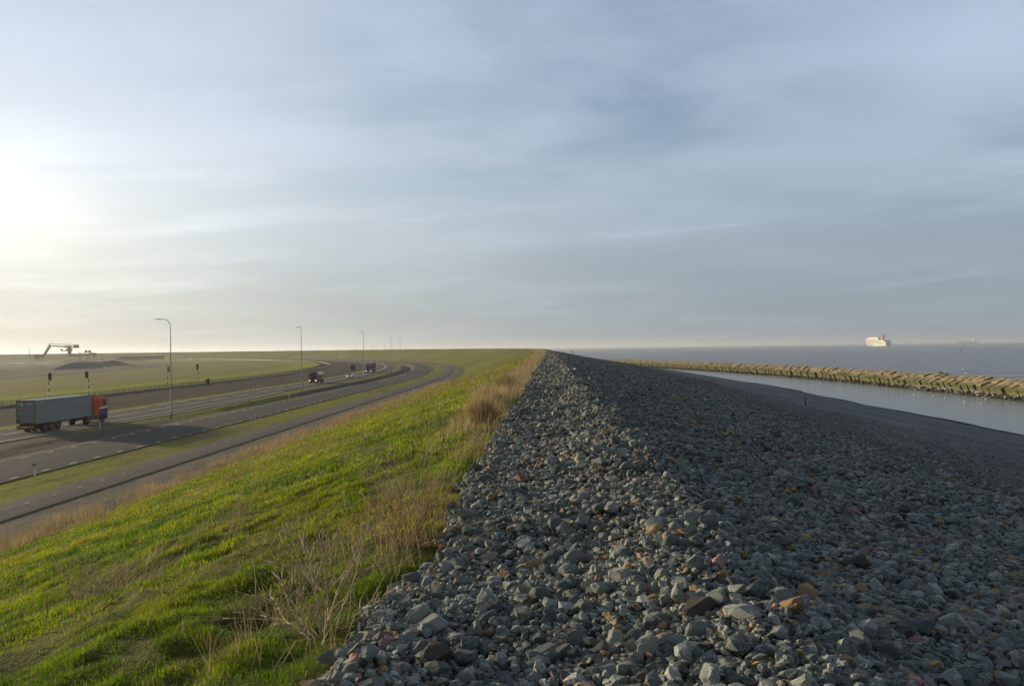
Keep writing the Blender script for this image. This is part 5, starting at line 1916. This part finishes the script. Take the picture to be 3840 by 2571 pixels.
def beam(pts, r, name, parent=pl, mat='crane', n=6):
    mb = MB()
    for a, b_ in zip(pts[:-1], pts[1:]): mb.tube([a, b_], r, n, True, False)
    return mb.build(name, M[mat], parent)


def slab(u0, v0, u1, v1, dpt, name, parent=pl, mat='crane', dy=0.0):
    a = cp(u0, v1); b_ = cp(u1, v0)
    return MB().bbox(((a[0] + b_[0]) / 2, dy, (a[2] + b_[2]) / 2), (abs(b_[0] - a[0]), dpt, abs(b_[2] - a[2])), .15).build(name, M[mat], parent)


for dy in (-1.2, 1.2):
    beam([cp(258, 262, dy), cp(352, 92, dy), cp(372, 70, dy), cp(790, 97, dy)], .38, 'boom_cable_frame')
    beam([cp(268, 258, dy), cp(372, 105, dy), cp(560, 118, dy), cp(690, 130, dy), cp(800, 128, dy)], .85, 'boom')
for q in range(9):
    u = 400 + q * 40
    beam([cp(u, 72 + (u - 372) * .065, -1.2), cp(u, 106 + (u - 372) * .05, 1.2)], .10, 'boom_brace')
slab(752, 92, 806, 142, 5.0, 'counterweight')
slab(600, 105, 690, 135, 4.0, 'machine_house')
slab(655, 130, 688, 268, 4.0, 'tower')
slab(640, 150, 700, 192, 5.0, 'slewing_ring')
beam([cp(690, 150), cp(712, 172), cp(690, 190)], .5, 'slew_rail')
for v in (210, 232): slab(640, v, 708, v + 5, 4.6, 'platform')
beam([cp(545, 183), cp(650, 183)], .7, 'side_arm')
MB().ball(cp(543, 168), (1.5, 1.2, 1.5)).build('side_arm_head', M['crane'], pl)
beam([cp(620, 150), cp(620, 180)], .5, 'side_arm_post')
beam([cp(648, 264), cp(840, 262), cp(960, 248), cp(1078, 240)], .95, 'conveyor')
beam([cp(690, 252), cp(820, 236), cp(900, 252)], .35, 'conveyor_truss')
beam([cp(820, 220), cp(1030, 214)], .35, 'upper_conveyor')
slab(1000, 222, 1082, 258, 4.0, 'drive_house')
for u in (930, 985):
    MB().ball(cp(u, 200), (1.9, 1.6, 2.1)).build('dust_filter', M['crane'], pl)
beam([cp(820, 205), cp(820, 262)], .3, 'mast')
for u0, u1 in ((822, 800), (828, 850), (955, 930), (960, 985), (1062, 1078), (1040, 1030)):
    for dy in (-2.5, 2.5): beam([cp(u0, 255, dy * .5), cp(u1, 345, dy)], .42, 'leg')
slab(120, 238, 226, 268, 6.0, 'hopper_house')
MB().loft([[cp(122, 266, -3), cp(224, 266, -3), cp(224, 266, 3), cp(122, 266, 3)], [cp(160, 318, -1), cp(190, 318, -1), cp(190, 318, 1), cp(160, 318, 1)]]).build('hopper', M['crane'], pl)
for u in (126, 176, 222): beam([cp(u, 262, -2.5), cp(u, 345, -2.5)], .35, 'leg'); beam([cp(u, 262, 2.5), cp(u, 345, 2.5)], .35, 'leg')
slab(228, 252, 276, 285, 4.0, 'boom_foot')
for u in (240, 272): beam([cp(u, 285, 0), cp(u, 345, 0)], .35, 'leg')
beam([cp(670, 45), cp(670, 96)], .12, 'aerial')
x, y = PD * math.tan(math.atan((111 - 1920) / 2941.0)), PD
ms = empty('lattice_mast', (x, y, 3.5), 0, 'thin lattice mast left of the bucket stacker', 'mast')
mb = MB()
for sx_, sy_ in ((-.5, -.5), (.5, -.5), (0, .5)): mb.tube([(sx_, sy_, 0), (sx_ * .4, sy_ * .4, 17)], .16, 5)
for q in range(8): mb.tube([(-.5, -.5, q * 2), (.4, -.4, q * 2 + 2)], .08, 4)
mb.build('lattice', M['crane'], ms)
MB().tube([(0, 0, 17), (0, 0, 19)], .1, 5).build('aerial', M['crane'], ms)

# two-high row of dark containers
CD = 1150.0
xl = CD * (432 - 1920) / 2941.0; xr = CD * (616 - 1920) / 2941.0
nC = 12; wC = (xr - xl) / nC
for k in range(nC):
    for lv in range(2):
        if lv == 1 and k == 0: continue
        root = empty('shipping_container', (xl + (k + .5) * wC, CD, 3.4 + lv * 2.62), 0,
                     'dark shipping container in the %s tier of the long row beyond the field' % ('upper' if lv else 'lower'), 'shipping container', 'containers in the %s tier of the far row' % ('upper' if lv else 'lower'))
        MB().bbox((0, 0, 1.3), (wC - .12, 2.44, 2.58), .06).build('shell', M['dark_box'], root)
        d_ = MB()
        for q in range(8): d_.box((-wC / 2 + .5 + q * (wC - 1) / 7, -1.235, 1.3), (.18, .05, 2.3))
        d_.build('ribs', M['chassis'], root)
for k, (u, w_) in enumerate(((1180, 3.0), (1235, 4.5))):
    xx = CD * (100 + u * .2391 - 1920) / 2941.0
    rt = empty('site_cabin', (xx, CD - 8, 3.2), 0, ('small white cabin' if k == 0 else 'grey site cabin') + ' left of the long container row', 'cabin')
    MB().bbox((0, 0, 1.3), (w_, 2.4, 2.6), .08).build('shell', M['white'] if k == 0 else M['sign_back'], rt)
    MB().box((-w_ * .2, -1.21, 1.5), (.9, .04, .9)).build('window', M['glass'], rt)
    MB().box((w_ * .25, -1.21, 1.05), (.8, .04, 2.0)).build('door', M['chassis'], rt)

# ------------------------------------------------------------------ ships, buoy
def sea_point(px, dist): return Vector(((px - 1920) / 2941.0 * dist, dist, 0))


def ferry():
    D_ = 3800.0
    c_ = sea_point(3291, D_)
    root = empty('ferry', c_, R_(93), 'big white passenger ferry with a red funnel on the horizon', 'ferry')
    # local x forwards (bow), height in metres
    L, W = 165.0, 32.0
    def hullring(x_, wlo, whi, zlo, zhi): return [(x_, -wlo, zlo), (x_, -whi, zhi), (x_, whi, zhi), (x_, wlo, zlo)]
    h = MB(); h.loft([hullring(-80, 12, 15, 0, 22), hullring(-76, 14, 16, -3, 22), hullring(40, 14, 16, -3, 22), hullring(66, 8, 13, -3, 23), hullring(78, 2, 6, 0, 24), hullring(84, .5, 2, 8, 25)])
    hull = h.build('hull', M['ship_white'], root)
    MB().loft([hullring(-80.2, 12.2, 13.1, -2, 2.2), hullring(40, 14.2, 14.6, -3, 2.2), hullring(66, 8.3, 9.2, -3, 2.2), hullring(80, 1, 2.2, -1, 2.2)]).build('boot_stripe', M['ship_dark'], hull)
    s = MB(); s.loft([hullring(-30, 16, 16, 22, 40), hullring(60, 15, 15, 22, 40), hullring(74, 9, 8, 23, 36)]); s.bbox((18, 0, 42), (70, 26, 5), .5)
    sup = s.build('superstructure', M['ship_white'], root)
    t_ = MB(); t_.bbox((-48, 0, 26), (40, 30, 8), .6); t_.build('aft_deck', M['ship_white'], root)
    wn = MB()
    for sg in (-1, 1):
        for zz in (26.5, 31, 35.5): wn.box((18, sg * 16.05, zz), (78, .3, 1.3))
        wn.box((60, sg * 12, 33), (8, 4, 2.4))
        for q in range(7): wn.box((-5 + q * 9, sg * 16.1, 20), (6, .3, 3.0))
    wn.build('window_band', M['ship_win'], sup)
    fn = MB(); fn.loft([[(-44, -6, 30), (-26, -6, 30), (-26, 6, 30), (-44, 6, 30)], [(-46, -5, 46), (-30, -5, 46), (-30, 5, 46), (-46, 5, 46)]])
    f = fn.build('funnel', M['funnel'], root)
    MB().loft([[(-46.2, -5.2, 46), (-30, -5.2, 46), (-30, 5.2, 46), (-46.2, 5.2, 46)], [(-49, -4, 57), (-38, -4, 57), (-38, 4, 57), (-49, 4, 57)]]).build('funnel_top', M['funnel_grey'], f)
    for sg in (-1, 1):
        MB().box((-36, sg * 5.75, 38), (3, .5, 9)).build('funnel_emblem', M['ship_white'], f)
    MB().tube([(-18, 0, 40), (-18, 0, 58)], .9, 6).build('mast', M['ship_white'], root)
    MB().tube([(52, 0, 44), (52, 0, 52)], .7, 6).build('mast', M['ship_white'], root)
    for sg in (-1, 1):
        for q, (xx, zz) in enumerate(((-20, 21), (-45, 14))):
            MB().loft([[(xx + 14 - k * 5, sg * 16.15, zz - abs(2.5 - k) * .3 - 1.2), (xx + 14 - k * 5, sg * 16.15, zz + 1.4 + math.sin(k) * 1.0), (xx + 14 - k * 5, sg * 16.4, zz + 1.4 + math.sin(k)), (xx + 14 - k * 5, sg * 16.4, zz - abs(2.5 - k) * .3 - 1.2)] for k in range(7)]).build('wave_mark', M['teal'], hull)
    for sg in (-1, 1):
        cu = bpy.data.curves.new('lettering', 'FONT'); cu.body = 'Stena Line'; cu.size = 10.5; cu.extrude = .15
        cu.materials.append(M['ship_dark'])
        tmp = bpy.data.objects.new('tmp', cu); COL.objects.link(tmp)
        me = bpy.data.meshes.new_from_object(tmp.evaluated_get(bpy.context.evaluated_depsgraph_get()))
        bpy.data.objects.remove(tmp)
        to = bpy.data.objects.new('lettering', me)
        link(to, hull)
        to.rotation_euler = (math.pi / 2, 0, 0 if sg < 0 else math.pi)
        to.location = (2, -16.3, 6.5) if sg < 0 else (56, 16.3, 6.5)
    for sg in (-1, 1):
        for q in range(4): MB().bbox((5 + q * 14, sg * 16.6, 24), (9, 1.8, 2.6), .6).build('lifeboat', M['orange'], sup)
    root.scale = (1.25, 1.0, .95)
    return root


ferry()


def cargo_ship():
    c_ = sea_point(3628, 8200.0)
    root = empty('cargo_ship', c_, R_(180), 'faint grey cargo ship with a pale bridge at its stern on the horizon', 'cargo ship')
    def hr(x_, w_, z0, z1): return [(x_, -w_ * .8, z0), (x_, -w_, z1), (x_, w_, z1), (x_, w_ * .8, z0)]
    MB().loft([hr(-98, 10, 0, 16), hr(-90, 15, -2, 14), hr(70, 15, -2, 14), hr(95, 6, 2, 18), hr(100, 1, 8, 19)]).build('hull', M['hull_grey'], root)
    b = MB(); b.bbox((-72, 0, 25), (22, 26, 24), 1); b.bbox((-70, 0, 40), (12, 28, 6), .6)
    br = b.build('bridge', M['ship_white'], root)
    MB().box((-58.7, 0, 40), (.3, 26, 2)).build('window_band', M['ship_dark'], br)
    MB().bbox((-86, 0, 36), (8, 8, 14), .8).build('funnel', M['hull_grey'], root)
    for xx in (-25, 20, 60): MB().tube([(xx, 0, 14), (xx, 0, 27)], 1.2, 6).build('deck_crane', M['sign_back'], root)
    for xx in (-40, -5, 35): MB().bbox((xx, 0, 15.5), (24, 20, 4), .5).build('hatch_cover', M['hull_grey'], root)
    return root


cargo_ship()
bu = empty('buoy', (581, 1018, 0), 0.4, 'orange and yellow sea buoy afloat beyond the breakwater', 'buoy')
MB().loft([[(1.6 * k * math.cos(2 * math.pi * q / 14), 1.6 * k * math.sin(2 * math.pi * q / 14), z_) for q in range(14)] for z_, k in ((-.8, .7), (0, 1.0), (.9, 1.0), (1.4, .8), (1.6, .5))], True).build('float', M['buoy'], bu)
MB().loft([[(.8 * k * math.cos(2 * math.pi * q / 12), .8 * k * math.sin(2 * math.pi * q / 12), z_) for q in range(12)] for z_, k in ((1.5, 1.0), (3.4, .35), (3.6, .35))]).build('tower', M['red'], bu)
MB().tube([(0, 0, 3.6), (0, 0, 4.3)], .22, 8).build('lantern', M['white'], bu)

# stakes on the shingle bank
def stake(s_, n_, H, label, top=None):
    x, y = plan(s_, n_); z = float(beach_z(np.array(float(s_)), np.array(float(n_))))
    rt = empty('stake', (float(x), float(y), z), 0, label, 'stake')
    MB().tube([(0, 0, -.3), (.02, 0, H)], [.11, .08] if H > 3 else [.06, .05], 7).build('pole', M['wood_stake'], rt)
    if top: MB().bbox((.02, 0, H - .5), (.5, .12, 1.1), .03).build('top_mark', M[top], rt)


stake(480, 30, 4.6, 'thin dark stake on the far bank, left of the two by the sea')
stake(452, 41, 4.3, 'dark stake with an orange top on the far bank by the sea', 'orange')
stake(76, 24.5, 1.0, 'short dark stake standing alone on the lower shingle beach')

# ------------------------------------------------------------------ gulls
def gull_mesh():
    mb = MB()
    mb.loft([[(x_, r_ * math.cos(2 * math.pi * q / 8), z_ + r_ * .9 * math.sin(2 * math.pi * q / 8)) for q in range(8)] for x_, r_, z_ in ((-.24, .015, .15), (-.15, .06, .14), (0, .10, .12), (.10, .09, .14), (.17, .05, .20), (.20, .055, .25), (.26, .045, .26), (.29, .015, .25))], True)
    mb.tube([(.28, 0, .25), (.36, 0, .235)], [.016, .004], 5)
    o = mb.build('gull', M['gull']); me = o.data; bpy.data.objects.remove(o)
    wb = MB(); 
    for sg in (-1, 1): wb.loft([[(x_, sg * (.085 + d_), z_ + h_), (x_, sg * (.10 + d_), z_), (x_, sg * (.085 + d_), z_ - h_)] for x_, d_, z_, h_ in ((.08, -.02, .16, .03), (-.05, .012, .165, .05), (-.22, -.04, .17, .03), (-.32, -.07, .17, .008))], True)
    o2 = wb.build('wing', M['gull_wing']); me2 = o2.data; bpy.data.objects.remove(o2)
    return me, me2


gm, gw = gull_mesh()
rg = random.Random(5)


def gull(x, y, z, label, group, sc_=1.5):
    o = bpy.data.objects.new('gull', gm); o.location = (x, y, z); o.rotation_euler = (0, 0, rg.uniform(0, 6.28)); o.scale = (sc_,) * 3
    link(o); tag(o, label, 'gull', group)


for k in range(120):
    s_ = 160 + (abs(rg.gauss(0, 1)) % 1.6) / 1.6 * 82
    if rg.random() < .35: s_ = rg.uniform(160, 225)
    off_ = rg.uniform(-1.2, 1.5)
    x, y = plan(s_, dam_n(s_) + off_)
    gull(float(x), float(y), float(np.interp(off_, [-1.6, 0, 2.3], [.12, .60, 1.0])) + rg.uniform(0, .15), 'white gull resting on the weedy rubble at the foot of the breakwater', 'gulls on the rubble', 1.15)
for k in range(16):
    s_ = rg.uniform(165, 210); x, y = plan(s_, dam_n(s_) - rg.uniform(2.5, 17))
    gull(float(x), float(y), -.02, 'white gull floating on the lagoon inside the breakwater', 'gulls on the lagoon', 1.1)
for k in range(120):
    s_ = 170 + rg.random() ** .7 * 330
    x, y = plan(s_, dam_n(s_) + 9 + abs(rg.gauss(0, 1)) * 45)
    gull(float(x), float(y), .0, 'white gull floating on the open sea beyond the breakwater', 'gulls on the open sea', 2.0)

# ------------------------------------------------------------------ haze
hz = MB().box((4000, 6000, 31), (36000, 36000, 72)).build('haze', bpy.data.materials.new('sea_haze'))
hm = hz.data.materials[0]; hm.use_nodes = True
ht = NT(hm.node_tree); ht.n.clear()
pv = ht.node('ShaderNodeVolumePrincipled')
pv.inputs['Color'].default_value = (0.84, 0.86, 0.885, 1)
pv.inputs['Density'].default_value = 0.00014
pv.inputs['Anisotropy'].default_value = 0.42
ou = ht.node('ShaderNodeOutputMaterial'); ht.l.new(pv.outputs[0], ou.inputs['Volume'])
hz['kind'] = 'stuff'
tag(hz, 'thin sea haze over the land and water', 'haze')
